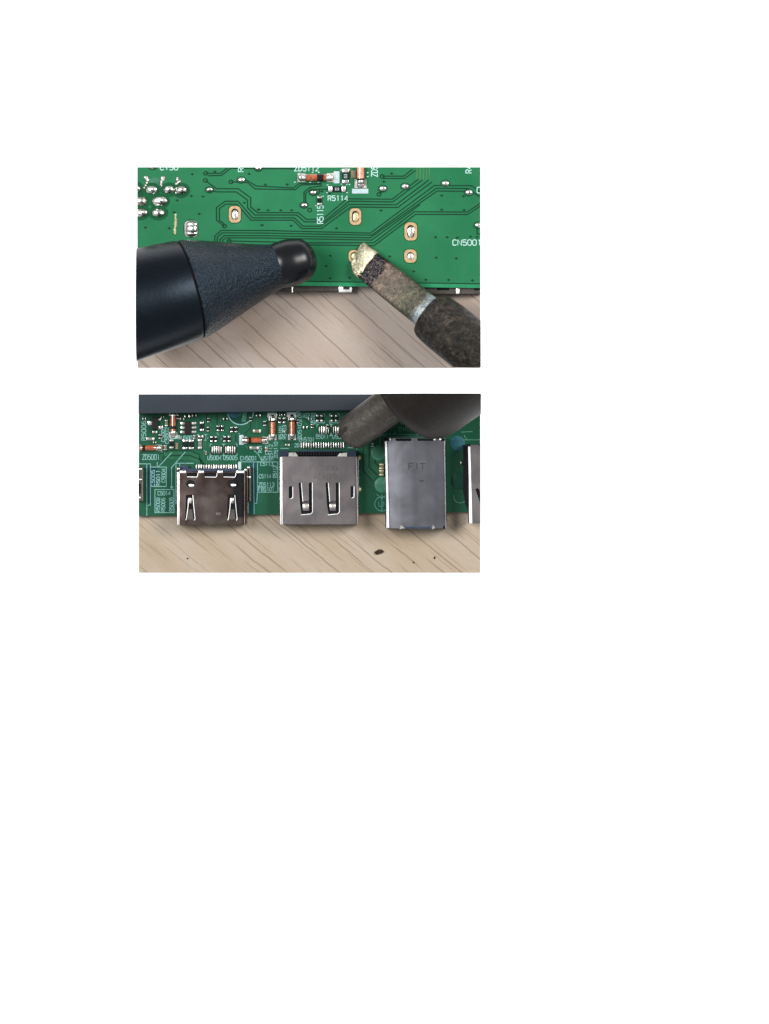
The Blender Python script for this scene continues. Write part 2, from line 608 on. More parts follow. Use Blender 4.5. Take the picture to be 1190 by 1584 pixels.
def lathe(bm, p0, d, prof, n=40):
    """prof: list of (distance along axis, radius)"""
    d, sd, up = frame_of(d)
    rings = []
    for s, r in prof:
        c = p0 + d * s
        if r < 1e-3:
            rings.append([bm.verts.new(c)])
        else:
            rings.append([bm.verts.new(c + (sd * math.cos(2 * math.pi * i / n) + up * math.sin(2 * math.pi * i / n)) * r) for i in range(n)])
    for a, b in zip(rings, rings[1:]):
        for i in range(n):
            j = (i + 1) % n
            if len(a) == 1 and len(b) == 1:
                continue
            if len(a) == 1:
                bm.faces.new((a[0], b[j], b[i]))
            elif len(b) == 1:
                bm.faces.new((a[i], a[j], b[0]))
            else:
                bm.faces.new((a[i], a[j], b[j], b[i]))
    for r in (rings[0], rings[-1]):
        if len(r) > 2:
            bm.faces.new(r)
    return bm


def loft(bm, rings):
    R = [[bm.verts.new(p) for p in r] for r in rings]
    n = len(R[0])
    for a, b in zip(R, R[1:]):
        for i in range(n):
            j = (i + 1) % n
            bm.faces.new((a[i], a[j], b[j], b[i]))
    bm.faces.new(R[0])
    bm.faces.new(R[-1])
    return bm


def dome(bm, cx, cy, z, rx, ry, h, n=14, m=5, peak=(0, 0), rough=0.0, seed=0):
    """solder mound, its top pulled sideways by peak"""
    rings = []
    rr = random.Random(seed)
    for j in range(m):
        a = math.pi / 2 * j / m
        ring = []
        for i in range(n):
            t = 2 * math.pi * i / n
            k = math.cos(a) * (1 + rough * (rr.random() - 0.5))
            hz = math.sin(a)
            ring.append(bm.verts.new(V(cx + rx * k * math.cos(t) + peak[0] * hz, cy + ry * k * math.sin(t) + peak[1] * hz, z + h * hz)))
        rings.append(ring)
    top = bm.verts.new(V(cx + peak[0], cy + peak[1], z + h))
    for a, b in zip(rings, rings[1:]):
        for i in range(n):
            j = (i + 1) % n
            bm.faces.new((a[i], a[j], b[j], b[i]))
    for i in range(n):
        bm.faces.new((rings[-1][i], rings[-1][(i + 1) % n], top))
    bm.faces.new(rings[0])
    return bm


# stroke lettering as on a silkscreen
GL = {
    '0': [[(1, 0), (3, 0), (4, 1), (4, 5), (3, 6), (1, 6), (0, 5), (0, 1), (1, 0)]],
    '1': [[(1, 5), (2.2, 6), (2.2, 0)]],
    '2': [[(0, 5), (1, 6), (3, 6), (4, 5), (4, 3.8), (0, 0), (4, 0)]],
    '3': [[(0, 5.2), (1, 6), (3, 6), (4, 5), (4, 4), (3, 3.1), (4, 2.2), (4, 1), (3, 0), (1, 0), (0, 0.8)], [(1.5, 3.1), (3, 3.1)]],
    '4': [[(3.1, 0), (3.1, 6), (0, 1.9), (4.1, 1.9)]],
    '5': [[(3.9, 6), (0.3, 6), (0.1, 3.4), (3, 3.6), (4, 2.6), (4, 1), (3, 0), (1, 0), (0, 0.9)]],
    '6': [[(3.7, 6), (1.6, 5.8), (0, 3.4), (0, 1), (1, 0), (3, 0), (4, 1), (4, 2.4), (3, 3.3), (1, 3.3), (0, 2.3)]],
    '7': [[(0, 6), (4, 6), (1.5, 0)]],
    '8': [[(1, 3.1), (0, 4), (0, 5.2), (1, 6), (3, 6), (4, 5.2), (4, 4), (3, 3.1), (1, 3.1), (0, 2.2), (0, 0.9), (1, 0), (3, 0), (4, 0.9), (4, 2.2), (3, 3.1)]],
    '9': [[(0.3, 0), (2.4, 0.2), (4, 2.6), (4, 5), (3, 6), (1, 6), (0, 5), (0, 3.6), (1, 2.7), (3, 2.7), (4, 3.7)]],
    'A': [[(0, 0), (2, 6), (4, 0)], [(0.8, 2.1), (3.2, 2.1)]],
    'B': [[(0, 0), (0, 6), (3, 6), (4, 5.2), (4, 4), (3, 3.1), (0, 3.1)], [(3, 3.1), (4, 2.2), (4, 0.9), (3, 0), (0, 0)]],
    'C': [[(4, 5), (3, 6), (1, 6), (0, 5), (0, 1), (1, 0), (3, 0), (4, 1)]],
    'D': [[(0, 0), (0, 6), (2.6, 6), (4, 4.6), (4, 1.4), (2.6, 0), (0, 0)]],
    'F': [[(0, 0), (0, 6), (4, 6)], [(0, 3.2), (3, 3.2)]],
    'I': [[(2, 0), (2, 6)]],
    'N': [[(0, 0), (0, 6), (4, 0), (4, 6)]],
    'R': [[(0, 0), (0, 6), (3, 6), (4, 5.1), (4, 4), (3, 3), (0, 3)], [(2, 3), (4, 0)]],
    'T': [[(2, 0), (2, 6)], [(0, 6), (4, 6)]],
    'U': [[(0, 6), (0, 1), (1, 0), (3, 0), (4, 1), (4, 6)]],
    'Z': [[(0, 6), (4, 6), (0, 0), (4, 0)]],
    'L': [[(0, 6), (0, 0), (3.6, 0)]],
    '-': [[(1, 3), (3, 3)]],
    '.': [[(1.8, 0), (2.2, 0.5)]],
    ' ': [],
}


def lettering(txt, x, y, length, h, z, parent, mat='silk', up=False, w=1.15, name='lettering', thick=0.35, zbase=None):
    """x, y is the lower left corner of the text as read; up: reads upwards on the page"""
    bm = NB()
    adv = length / len(txt)
    cw = min(adv * 0.74, h * 0.72)
    k = 0
    for i, ch in enumerate(txt):
        for stroke in GL[ch]:
            pts = []
            for gx, gy in stroke:
                a = i * adv + gx / 4 * cw
                b = gy / 6 * h
                pts.append((x - b, y - a) if up else (x + a, y - b))
            ribbon(bm, pts, w, z if zbase is None else zbase, z + thick + 0.03 * (k % 9))
            k += 1
    return part(name, bm, mat, parent)


def line(name, pts, w, z, parent, mat, thick=0.3):
    bm = NB()
    ribbon(bm, pts, w, z, z + thick)
    return part(name, bm, mat, parent)


# small board components -------------------------------------------------------
def chip_part(parent, cx, cy, w, h, z, name='chip_resistor', body='ceramic', capk=0.26, hgt=4.0, mark=True, cap='solder', cut_end=False):
    """two-ended chip: long side decides the direction"""
    horiz = w >= h
    bm = NB()
    if horiz:
        box(bm, cx - w / 2 * 0.9, cx + w / 2 * 0.9, cy - h / 2 * 0.86, cy + h / 2 * 0.86, z, z + hgt, min(0.5, h * 0.1), 1)
    else:
        box(bm, cx - w / 2 * 0.86, cx + w / 2 * 0.86, cy - h / 2 * 0.9, cy + h / 2 * 0.9, z, z + hgt, min(0.5, w * 0.1), 1)
    o = part(name, bm, body, parent)
    if o is None:
        return None
    for s in (-1, 1):
        bm = NB()
        if horiz:
            c = w * capk
            x0 = cx + s * (w / 2 - c / 2)
            box(bm, x0 - c / 2, x0 + c / 2, cy - h / 2, cy + h / 2, z + 0.02, z + hgt + 0.4, min(1.2, h * 0.16, c * 0.3), 2)
        else:
            c = h * capk
            y0 = cy + s * (h / 2 - c / 2)
            box(bm, cx - w / 2, cx + w / 2, y0 - c / 2, y0 + c / 2, z + 0.02, z + hgt + 0.4, min(1.2, w * 0.16, c * 0.3), 2)
        part('end_cap', bm, cap, o, smooth=50)
    if mark and max(w, h) > 17:
        for k in (-1, 0, 1):
            bm = NB()
            if horiz:
                box(bm, cx + k * 2.4 - 0.6, cx + k * 2.4 + 0.6, cy - h * 0.24, cy + h * 0.24, z + hgt, z + hgt + 0.2)
            else:
                box(bm, cx - w * 0.24, cx + w * 0.24, cy + k * 2.4 - 0.6, cy + k * 2.4 + 0.6, z + hgt, z + hgt + 0.2)
            part('marking', bm, 'resist_mark', o)
    return o


def diode(parent, cx, cy, ang, length, r, z, pad=(10, 12), glass='orange', band_at=0.55, band_len=0.45, pads=(1, 1), padmat='solder_dull'):
    """glass MELF-like diode lying along ang degrees (0 = to the right)"""
    a = math.radians(ang)
    d = Vector((math.cos(a), -math.sin(a), 0))
    c = V(cx, cy, z + r + 0.6)
    L = length / 2
    bm = NB()
    lathe(bm, c - d * L * 0.72, d, [(0, r * 0.8), (1.0, r), (L * 1.44 - 1.0, r), (L * 1.44, r * 0.8)], 20)
    o = part('diode', bm, glass, parent, smooth=40)
    if o is None:
        return
    bm = NB()
    s0 = -L * 0.72 + L * 1.44 * band_at
    lathe(bm, c + d * s0, d, [(0, r * 1.03), (L * 1.44 * band_len * 0.5, r * 1.05), (L * 1.44 * band_len, r * 0.9)], 20)
    part('cathode_band', bm, 'band', o, smooth=40)
    for s, pk in ((-1, pads[0]), (1, pads[1])):
        if pk:
            bm = NB()
            q = c + d * (s * L * 0.98)
            px, py = q.x + 595, 792 - q.y
            obox(bm, px, py, pad[0], pad[1], z + 0.05, z + 0.8, ang, 0.2)
            part('pad', bm, padmat, o)
            bm = NB()
            lathe(bm, c + d * (s * L * 0.70), d * s, [(0, r * 0.98), (L * 0.20, r * 1.02), (L * 0.30, r * 0.8), (L * 0.36, 0)], 18)
            part('end_cap', bm, 'solder', o, smooth=50)
            bm = NB()
            dome(bm, px, py, z + 0.8, pad[0] * 0.42, pad[1] * 0.40, r * 0.75, 12, 4, (-1, 0.5), 0.25, int(cx))
            part('solder_fillet', bm, 'solder', o, smooth=60)
    return o


def solder_joint(parent, cx, cy, rx, ry, z, h=4, peak=(1, -0.5), ring=0.0, lead=True, mat='solder', seed=1):
    bm = NB()
    dome(bm, cx, cy, z + 0.3, rx, ry, h, 16, 6, peak, 0.12, seed)
    o = part('solder_joint', bm, mat, parent, smooth=70)
    if o is None:
        return
    if ring:
        bm = NB()
        plate(bm, ell(cx, cy, rx + ring, ry + ring, 26), [], z + 0.05, z + 0.22 + 0.02 * (seed % 7))
        part('clearance_ring', bm, 'ring', o)
    if lead:
        bm = NB()
        obox(bm, cx + peak[0] * 0.55 + rx * 0.08, cy + peak[1] * 0.5 + ry * 0.22, rx * 0.62, ry * 0.34, z + h * 0.6, z + h + 0.9, 25, 0.3)
        part('lead', bm, 'lead_dark', o)
    return o


def slot_pad(parent, cx, cy, w, h, z, seed=1, filled='solder', hole=True, k=0.57):
    out = rrect(cx - w / 2, cx + w / 2, cy - h / 2, cy + h / 2, w * 0.36, 5)
    iw, ih = w * k, h - w * (1 - k) * 0.95
    inn = stadium(cx, cy, iw, ih) if abs(w - h) > 2 else ell(cx, cy, iw / 2, ih / 2, 18)
    bm = NB()
    oo = rrect(cx - w / 2 - 1.3, cx + w / 2 + 1.3, cy - h / 2 - 1.3, cy + h / 2 + 1.3, w * 0.4, 5)
    bm2 = NB()
    plate(bm, out, [inn[::-1]], z + 0.1, z + 1.1)
    o = part('slot_pad', bm, 'gold', parent)
    plate(bm2, oo, [], z + 0.04, z + 0.16)
    part('clearance_ring', bm2, 'ring', o)
    bm = NB()
    plate(bm, inn, [], z + 0.2, z + 0.35)
    part('slot_floor', bm, 'hole', o)
    bm = NB()
    dome(bm, cx + 0.4, cy + ih * 0.06, z + 0.3, iw * 0.46, ih * 0.45, 1.4, 12, 4, (0.3, -0.6), 0.3, seed)
    part('solder_fill', bm, filled, o, smooth=60)
    return o


# ================================================================== THE PAGE AND TABLE TOPS
bm = NB()
box(bm, -400, 1590, -400, 1984, -3, 0)
pg = part('page', bm, 'paper', None, 'plain white paper page beneath the two board scenes', 'structure')

CLIP = R1
bm = NB()
box(bm, R1[0], R1[2], R1[1], R1[3], 0.1, 1.5)
part('table_top', bm, 'wood_a', None, 'greyish pale wood table top under the upper circuit board', 'structure')
CLIP = R2
bm = NB()
box(bm, R2[0], R2[2], R2[1], R2[3], 0.1, 1.5)
part('table_top', bm, 'wood_b', None, 'beige pale wood table top under the lower circuit board', 'structure')

# ================================================================== UPPER SCENE: SOLDER SIDE OF THE BOARD
CLIP = R1
Z1 = 28.0
B1 = thing('circuit_board', 478, 350, 1.5, 'bright green circuit board seen from its solder side in the upper scene', 'circuit board', 'green circuit boards')
bm = NB()
prism(bm, [(200, 240), (760, 240), (760, 446.2), (213, 439.2), (200, 439)], 20, Z1)
part('board', bm, 'board_a', B1)
# milled edge: a brighter strip and a dark line beside it
bm = NB()
prism(bm, [(213, 433.0), (760, 440.4), (760, 446.1), (213, 439.1)], Z1 + 0.02, Z1 + 0.3)
part('board_edge', bm, 'edge_a', B1)
line('edge_line', [(213, 432.0), (743, 439.3)], 1.5, Z1 + 0.02, B1, 'trace', 0.45)

T1 = [
    [(318.6, 280), (335.3, 292.4), (368.9, 292.4), (388.3, 306.5), (388.3, 320.6), (398.9, 329.4), (461.8, 329.4), (474.2, 339.6), (499.4, 339.6), (537, 308), (606.8, 308.6), (647.5, 277.5)],
    [(329, 296.4), (337, 297.3), (366, 297.3), (383.3, 310), (383.3, 321.5), (394.5, 333), (459.2, 333), (471.5, 343.5), (501, 343.5), (540.5, 311.6), (607.7, 312.8), (653.6, 279)],
    [(347.7, 350.6), (335.3, 340.9), (335.3, 321.5), (348.6, 311.8), (368.9, 311.8), (391, 337.4), (455.6, 337.4), (468.9, 350.2), (496.2, 350.2), (540.3, 316.7), (613, 317.2), (663.3, 279)],
    [(350, 349), (339.8, 340.9), (339.8, 323.2), (349.5, 316.2), (367, 316.2), (388.5, 341), (453.9, 341), (467, 353.8), (498, 353.8), (543, 320.6), (615.6, 321.4), (668.6, 281.8)],
    [(332.7, 378), (332.7, 365.6), (342.4, 356.8), (413, 357), (573, 361), (672, 287.4), (730, 287.8), (745, 299)],
    [(336.4, 378), (336.4, 367.5), (344.3, 360.5), (413, 361), (575, 364.2), (675, 291.7), (724, 292.2), (745, 307)],
    [(340.6, 378), (340.6, 371), (347.7, 364.7), (413, 365), (573, 368.2), (676.5, 295.8), (722, 296.6)],
    [(345, 378), (345, 372), (350, 368.2), (413, 368.6), (575, 371.8), (650, 317)],
    [(352, 373), (475, 376), (578.5, 375.9), (641, 328.0), (722.4, 328.4), (745, 314)],
    [(480, 379.2), (579, 380.4), (643, 332), (723.4, 332.3), (745, 318)],
    [(318.6, 268.5), (341.5, 268.5), (353, 259.7)],
    [(322, 272.4), (343, 271.9), (357, 261), (460, 261.6)],
    [(357.6, 281.8), (383, 282.6), (395.4, 292.8), (457, 293.8), (466, 286.6), (498, 285.4)],
    [(380, 278.2), (397, 288.2), (454, 291.2), (463.6, 284.4), (497, 284.0)],
    [(470.6, 315), (470.6, 297.6), (479.5, 290.6), (499, 287.9)],
    [(473.3, 315), (473.3, 299.4), (481.2, 293.2), (507.7, 293.2)],
    [(591, 273), (624.5, 273), (638, 262.4)],
    [(592.7, 276.5), (626.3, 276.5), (643, 264)],
    [(487, 303), (494, 299.5), (494, 293.8)],
    [(594, 295), (587, 300)],
    [(738, 352), (738, 362), (745, 363)],
]
for p in T1:
    line('trace', p, 1.75, Z1, B1, 'trace')
for x in (645.5, 650.3, 655.6, 660.2, 664.5):
    line('trace', [(x, 259), (x - 0.5, 280 - (x - 645) * 0.2)], 1.3, Z1, B1, 'trace_olive', 0.25)
# tiny through-plated dots: too small to pick apart
bm = NB()
for x, y in ((298, 270), (333, 266), (296.6, 303.6), (314.6, 304.4), (274.6, 310.4), (270, 328.8), (308.8, 331.3), (225.6, 352.5), (262.4, 353.5),
             (378.4, 314), (400.8, 324.4), (406, 348.5), (385.7, 269.4), (411, 286), (444.7, 286), (400, 325), (415, 325.6), (434.8, 325.8), (451.5, 325.6),
             (405.5, 349), (450.8, 349.8), (520.8, 353.6), (511.6, 395.9), (511.3, 430.8), (589.7, 326), (606, 269), (594, 281.6), (683.4, 303), (717, 304),
             (683.4, 324.8), (718, 325.4), (674, 367.3), (691.8, 367.3), (707.5, 368), (603, 397), (675, 399), (706, 400), (659, 433), (694, 433.3), (731, 434),
             (541, 430), (498, 296.5), (510, 300), (728, 366.6), (738, 367), (600.5, 418), (640, 420), (505, 412)):
    dome(bm, x, y, Z1 + 0.05, 1.9, 1.9, 0.35, 7, 2)
    ribbon(bm, [(x - 2.8, y), (x + 2.8, y)], 0.9, Z1, Z1 + 0.22)
part('via', bm, 'trace', B1, kind='stuff')
# small ringed vias
for x, y in ((318.6, 268.5), (318.2, 279.6), (357.6, 281.8), (347.7, 350.2), (479.3, 325.4), (591.3, 273.4), (586.5, 301), (355, 373)):
    bm = NB()
    plate(bm, ell(x, y, 3.8, 3.6, 16), [ell(x, y, 2.2, 2.1, 12)[::-1]], Z1 + 0.05, Z1 + 0.42)
    part('via_ring', bm, 'trace', B1)

# pin field at the left with broad solder mounds
for i, (x, y, rx, ry, pk) in enumerate(((234.8, 294.5, 9.4, 6.6, (2, -1)), (262, 294, 8.6, 6.6, (1, -1)), (280.6, 295, 9, 7, (3, -1)), (213.5, 292.5, 5, 5.5, (0, 0)),
                                        (219.8, 311.8, 8.4, 7.6, (-1, 0)), (247.5, 311.8, 11, 7.4, (5, -1)), (218.5, 329.6, 9.5, 6.6, (5, 0)), (245.4, 329.6, 10.5, 7, (1, 1)))):
    solder_joint(B1, x, y, rx, ry, Z1, 5.5, pk, 5.0, True, 'solder_dull' if i in (4,) else 'solder', i + 3)
for i, (x, y, rx, ry) in enumerate(((324.5, 294.2, 6.0, 4.2), (373.6, 279, 6, 4.4), (400, 261, 5.6, 4), (484.8, 298.6, 5.6, 4.2), (470.6, 318, 5.8, 4.2),
                                    (592.2, 292.5, 6.2, 4.6), (627, 289, 6.2, 4.6), (689, 284.2, 6.2, 4.4), (725.4, 298.4, 6.4, 4.6), (739.4, 348.8, 6, 4.4), (237, 258.4, 6, 4))):
    solder_joint(B1, x, y, rx, ry, Z1, 3.4, (0.6, -0.6), 1.5, i % 2 == 0, 'solder', 20 + i)
# solder splashes and the scraped strip
for i, (pts) in enumerate(([(226, 275), (229, 280), (224, 291)], [(252.5, 275), (251, 281), (249.5, 288)], [(274.5, 276), (277, 281), (273, 285), (273.6, 299)])):
    bm = NB()
    for j in range(7):
        t = j / 6 * (len(pts) - 1)
        k = min(int(t), len(pts) - 2)
        q = Vector(pts[k]).lerp(Vector(pts[k + 1]), t - k)
        dome(bm, q.x + rnd.uniform(-1, 1), q.y, Z1 + 0.1, (3.6 - j * 0.34) if i < 2 else 2.1, 2.6, 1.6, 9, 3, (0.3, 0), 0.3, j + i * 9)
    part('solder_splash', bm, 'solder_dull', B1, smooth=60)
bm = NB()
for j in range(15):
    dome(bm, 272.6 - j * 0.12 + rnd.uniform(-0.7, 0.7), 332.5 + j * 2.1, Z1 + 0.1, rnd.uniform(1.6, 2.7), 1.5, 1.1, 8, 3, (0, 0), 0.3, j)
part('solder_splash', bm, 'gold_light', B1, smooth=60)
bm = NB()
plate(bm, ell(239.5, 280, 11, 4.5, 18), [], Z1 + 0.05, Z1 + 0.2)
part('flux_residue', bm, 'conformal', B1)

# slotted mounting pads
slot_pad(B1, 363.6, 332, 18.5, 25.5, Z1, 2)
slot_pad(B1, 550, 335.6, 18, 25.5, Z1, 3, 'gold_light')
slot_pad(B1, 635.6, 358.5, 19.5, 28, Z1, 4)
slot_pad(B1, 635, 396.5, 19, 20.4, Z1, 5)
slot_pad(B1, 548.3, 396.8, 17.5, 19, Z1, 6, 'gold_light', k=0.66)
# filled slot with a tall solder block
bm = NB()
plate(bm, stadium(296, 354, 23, 29), [], Z1 + 0.05, Z1 + 0.25)
o = part('slot_pad', bm, 'ring', B1)
bm = NB()
plate(bm, rrect(286, 306.6, 342, 367, 6), [], Z1 + 0.3, Z1 + 0.9)
part('pad', bm, 'solder_dull', o)
for k, (y, h, ry) in enumerate(((348.4, 4.4, 5.8), (355, 6, 8.5), (361.6, 4.2, 5.4))):
    bm = NB()
    dome(bm, 296.8, y, Z1 + 0.9, 9.4 - 0.5 * (k != 1), ry, h, 14, 5, (2.5, -0.6), 0.22, 40 + k)
    part('solder_fill', bm, 'solder', o, smooth=50)

# components of the solder side
diode(B1, 489.4, 275.2, 0, 46, 5.4, Z1, (12, 14), 'orange', 0.54, 0.46)
bm = NB()
box(bm, 516.5, 525.4, 265.5, 284, Z1 + 0.05, Z1 + 0.4)
part('print_block', bm, 'silk_block', B1)
chip_part(B1, 534.8, 273, 11.5, 23, Z1, capk=0.27, hgt=4.2)
for y in (266, 279):
    pass
bm = NB()
box(bm, 543, 551, 264, 276, Z1 + 0.05, Z1 + 2.8, 0.5)
o = part('chip_capacitor', bm, 'tan', B1)
diode(B1, 558, 266, 90, 38, 5.6, Z1, (14, 18), 'orange_pale', 0.88, 0.16, (0, 1))
bm = NB()
box(bm, 544.8, 570, 292.5, 299.8, Z1 + 0.05, Z1 + 0.4)
part('print_block', bm, 'silk_block', B1)
chip_part(B1, 521.6, 293, 27, 9.6, Z1, capk=0.24, hgt=4)
chip_part(B1, 494.6, 311, 7.6, 14.5, Z1, capk=0.3, hgt=3.4, mark=False, cap='solder_dull')

lettering('ZD5112', 456, 265, 39, 8.4, Z1, B1)
lettering('R5114', 507.8, 310.8, 32, 7.4, Z1, B1)
lettering('R5115', 500.4, 346, 29, 9.2, Z1, B1, up=True)
lettering('ZD5', 584, 273.6, 18, 9.2, Z1, B1, up=True)
lettering('CN5001', 700.6, 379.8, 46, 8.4, Z1, B1)
lettering('C', 738, 299, 8, 9, Z1, B1)
lettering('R4', 729.6, 268, 13, 9, Z1, B1, up=True)
lettering('C150', 248.4, 263.4, 29, 8, Z1, B1)
lettering('R', 377, 266, 9, 8, Z1, B1, up=True)
# corner ticks around the chips
for x, y in ((456.5, 282.6), (480, 283), (492.8, 283), (484, 267.4), (493.6, 267.4), (507, 287), (506.4, 298.8), (537.2, 298.8), (537, 286), (528, 264), (541, 263.6), (528.6, 285.5), (541, 286), (499.8, 304.6), (489, 318.6), (569, 268), (569, 274)):
    line('print_tick', [(x - 1.2, y), (x + 1.2, y - 0.8)], 1.3, Z1, B1, 'silk')

# connectors hanging below the board, their mouths poking out past its edge
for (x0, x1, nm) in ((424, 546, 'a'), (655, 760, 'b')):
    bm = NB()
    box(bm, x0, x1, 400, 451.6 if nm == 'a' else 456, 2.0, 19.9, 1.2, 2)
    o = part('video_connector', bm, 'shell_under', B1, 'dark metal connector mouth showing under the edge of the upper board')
    if nm == 'a':
        bm = NB(); box(bm, 450.8, 453.2, 441, 452.6, 8, 20.4, 0.5); part('shell_seam', bm, 'edge_metal', o)
        bm = NB(); box(bm, 524, 544.6, 441, 452.6, 6, 20.6, 1.4); part('shell_tab', bm, 'edge_metal', o, smooth=40)
        bm = NB(); box(bm, 531, 541, 443.4, 448.2, 20.6, 20.9, 0); part('tab_mark', bm, 'lead_dark', o)
    else:
        bm = NB(); box(bm, 705.6, 711, 445, 455.4, 6, 20.4, 1.4); part('shell_seam', bm, 'edge_metal', o, smooth=40)
        for xa, xb in ((676, 695), (733, 750)):
            bm = NB(); box(bm, xa, xb, 444, 449.4, 19.0, 20.3, 0.3); part('shell_slot', bm, 'inner', o)

# ------------------------------------------------------------------ black pen-shaped tool lying on the board
phi = math.radians(15.2)
tl = math.radians(9.0)
pd = Vector((math.cos(tl) * math.cos(phi), math.cos(tl) * math.sin(phi), -math.sin(tl)))
p0 = V(296, 449, Z1 + 80.5)
PEN = thing('pen', 213, 470, Z1, 'thick black pen-like tool with grained cone and glossy rounded tip', 'pen')
bm = NB()
lathe(bm, p0, pd, [(-190, 90), (-150, 88), (-60, 82.5), (-7, 79.2), (-3.5, 78)], 96)
part('barrel', bm, 'pen_barrel', PEN, smooth=40)
bm = NB()
lathe(bm, p0, pd, [(-6, 75.5), (5, 75)], 96)
part('seam_groove', bm, 'pen_groove', PEN, smooth=40)
bm = NB()
lathe(bm, p0, pd, [(0.5, 77.2), (3, 78.2), (12, 76), (30, 70.5), (50, 63.8), (75, 55), (100, 46.5), (120, 40), (133, 36.4), (139, 35), (139.4, 33)], 96)
part('cone_grip', bm, 'pen_cone', PEN, smooth=40)
bm = NB()
pr = [(136, 33.0), (138.8, 35.2), (148, 36.2), (158, 36.8), (166, 36.4), (174, 34.6)]
for k in range(1, 9):
    a = math.pi / 2 * k / 8
    pr.append((174 + 28 * math.sin(a), 34.6 * math.cos(a)))
pr[-1] = (202, 0)
lathe(bm, p0, pd, pr, 96)
part('tip_cap', bm, 'pen_tip', PEN, smooth=40)

# ------------------------------------------------------------------ soldering iron with chisel bit
phi = math.radians(-38.6)
tl = math.radians(15)
idr = Vector((math.cos(tl) * math.cos(phi), math.cos(tl) * math.sin(phi), math.sin(tl)))
q0 = V(560, 403, Z1 + 7)
IR = thing('soldering_iron', 743, 560, Z1, 'burnt soldering iron with a flat brown chisel bit and worn golden end', 'soldering iron', 'soldering irons')
d_, s_, u_ = frame_of(idr)


def se_ring(s, a, b, n_, roll=0.0, cnt=28, off=(0, 0), jag=0.0, sd=0):
    out = []
    for i in range(cnt):
        t = 2 * math.pi * i / cnt
        ct, st = math.cos(t), math.sin(t)
        x = a * math.copysign(abs(ct) ** (2 / n_), ct) + off[0]
        y = b * math.copysign(abs(st) ** (2 / n_), st) + off[1]
        xr, yr = x * math.cos(roll) - y * math.sin(roll), x * math.sin(roll) + y * math.cos(roll)
        ss = s + (jag * mnoise.noise(Vector((i * 0.9, sd, 3.3))) if jag else 0)
        out.append(q0 + d_ * ss + s_ * xr + u_ * yr)
    return out


mt_bit = make_iron_mat('oxidised_highlit_bit', tuple(q0), tuple(idr), [(0.0, (0.10, 0.075, 0.055, 1)), (0.26, (0.098, 0.076, 0.063, 1)), (0.50, (0.092, 0.080, 0.063, 1)),
                       (0.58, (0.062, 0.060, 0.044, 1)), (0.72, (0.070, 0.066, 0.050, 1)), (0.80, (0.26, 0.30, 0.32, 1))], 165, 0.40, 0.6, (10, 40), 0.6, 30, 0.45)  # last pale blue stop paints a highlight before the sleeve; the rest is oxide
bm = NB()
rl = -0.10
loft(bm, [se_ring(2, 18, 5, 5, rl), se_ring(12, 23, 7, 6, rl), se_ring(28, 24.5, 9, 7, rl), se_ring(60, 25.2, 12, 7, rl), se_ring(95, 25.8, 16, 6, rl),
          se_ring(112, 26, 19, 4.2, rl), se_ring(124, 26.2, 23, 2.8, rl), se_ring(135, 26.3, 26, 2.1, rl), se_ring(180, 26.3, 26.3, 2, rl)])
bit = part('chisel_bit', bm, mt_bit, IR, smooth=35)
bm = NB()
rr = []
for k, (s, a, b, n_, ox_) in enumerate(((-15, 9, 2.2, 2.4, 14), (-11, 15, 4.2, 3, 9), (-5, 21, 6.2, 3.6, 3), (3, 24.2, 8, 4.5, 0.6), (10, 24.9, 8.8, 5, 0), (15, 25.0, 9.0, 5, 0))):
    rr.append(se_ring(s, a, b, n_, rl, 28, (-ox_, 0.3), 0 if k < 2 else 6.5, 1.0))
loft(bm, rr)
for v in bm.verts:
    v.co += Vector((mnoise.noise(v.co * 0.16), mnoise.noise(v.co * 0.16 + Vector((9, 0, 0))), mnoise.noise(v.co * 0.2 + Vector((0, 7, 0))))) * 1.1
M['tinned'] = simple('tinned_end_gold', (0.27, 0.24, 0.165, 1), 0.40, 0.5, 0.55, 0.16, 1.0, 0.26)
part('tinned_end', bm, 'tinned', bit, 'ragged pale gold tinned end', smooth=40)
mt_sl = make_iron_mat('scorched_sleeve', tuple(q0), tuple(idr), [(0, (0.014, 0.013, 0.013, 1)), (0.5, (0.024, 0.021, 0.018, 1)), (1, (0.017, 0.014, 0.011, 1))], 320, 0.5, 0.15, None, 1.0, 60, 0.9)
bm = NB()
lathe(bm, q0 - u_ * 4, idr, [(136, 27), (135, 32), (137, 36), (142, 38.8), (150, 40.2), (170, 41.6), (330, 43)], 72)
part('barrel_sleeve', bm, mt_sl, IR, smooth=40)

# ================================================================== LOWER SCENE: COMPONENT SIDE OF THE BOARD
CLIP = R2
Z2 = 12.0
B2 = thing('circuit_board', 478, 700, 1.5, 'dark green circuit board with silver video connectors along its edge in the lower scene', 'circuit board', 'green circuit boards')
bm = NB()
prism(bm, [(200, 600), (760, 600), (760, 791.5), (200, 798.5)], 1.6, Z2)
part('board', bm, 'board_b', B2)

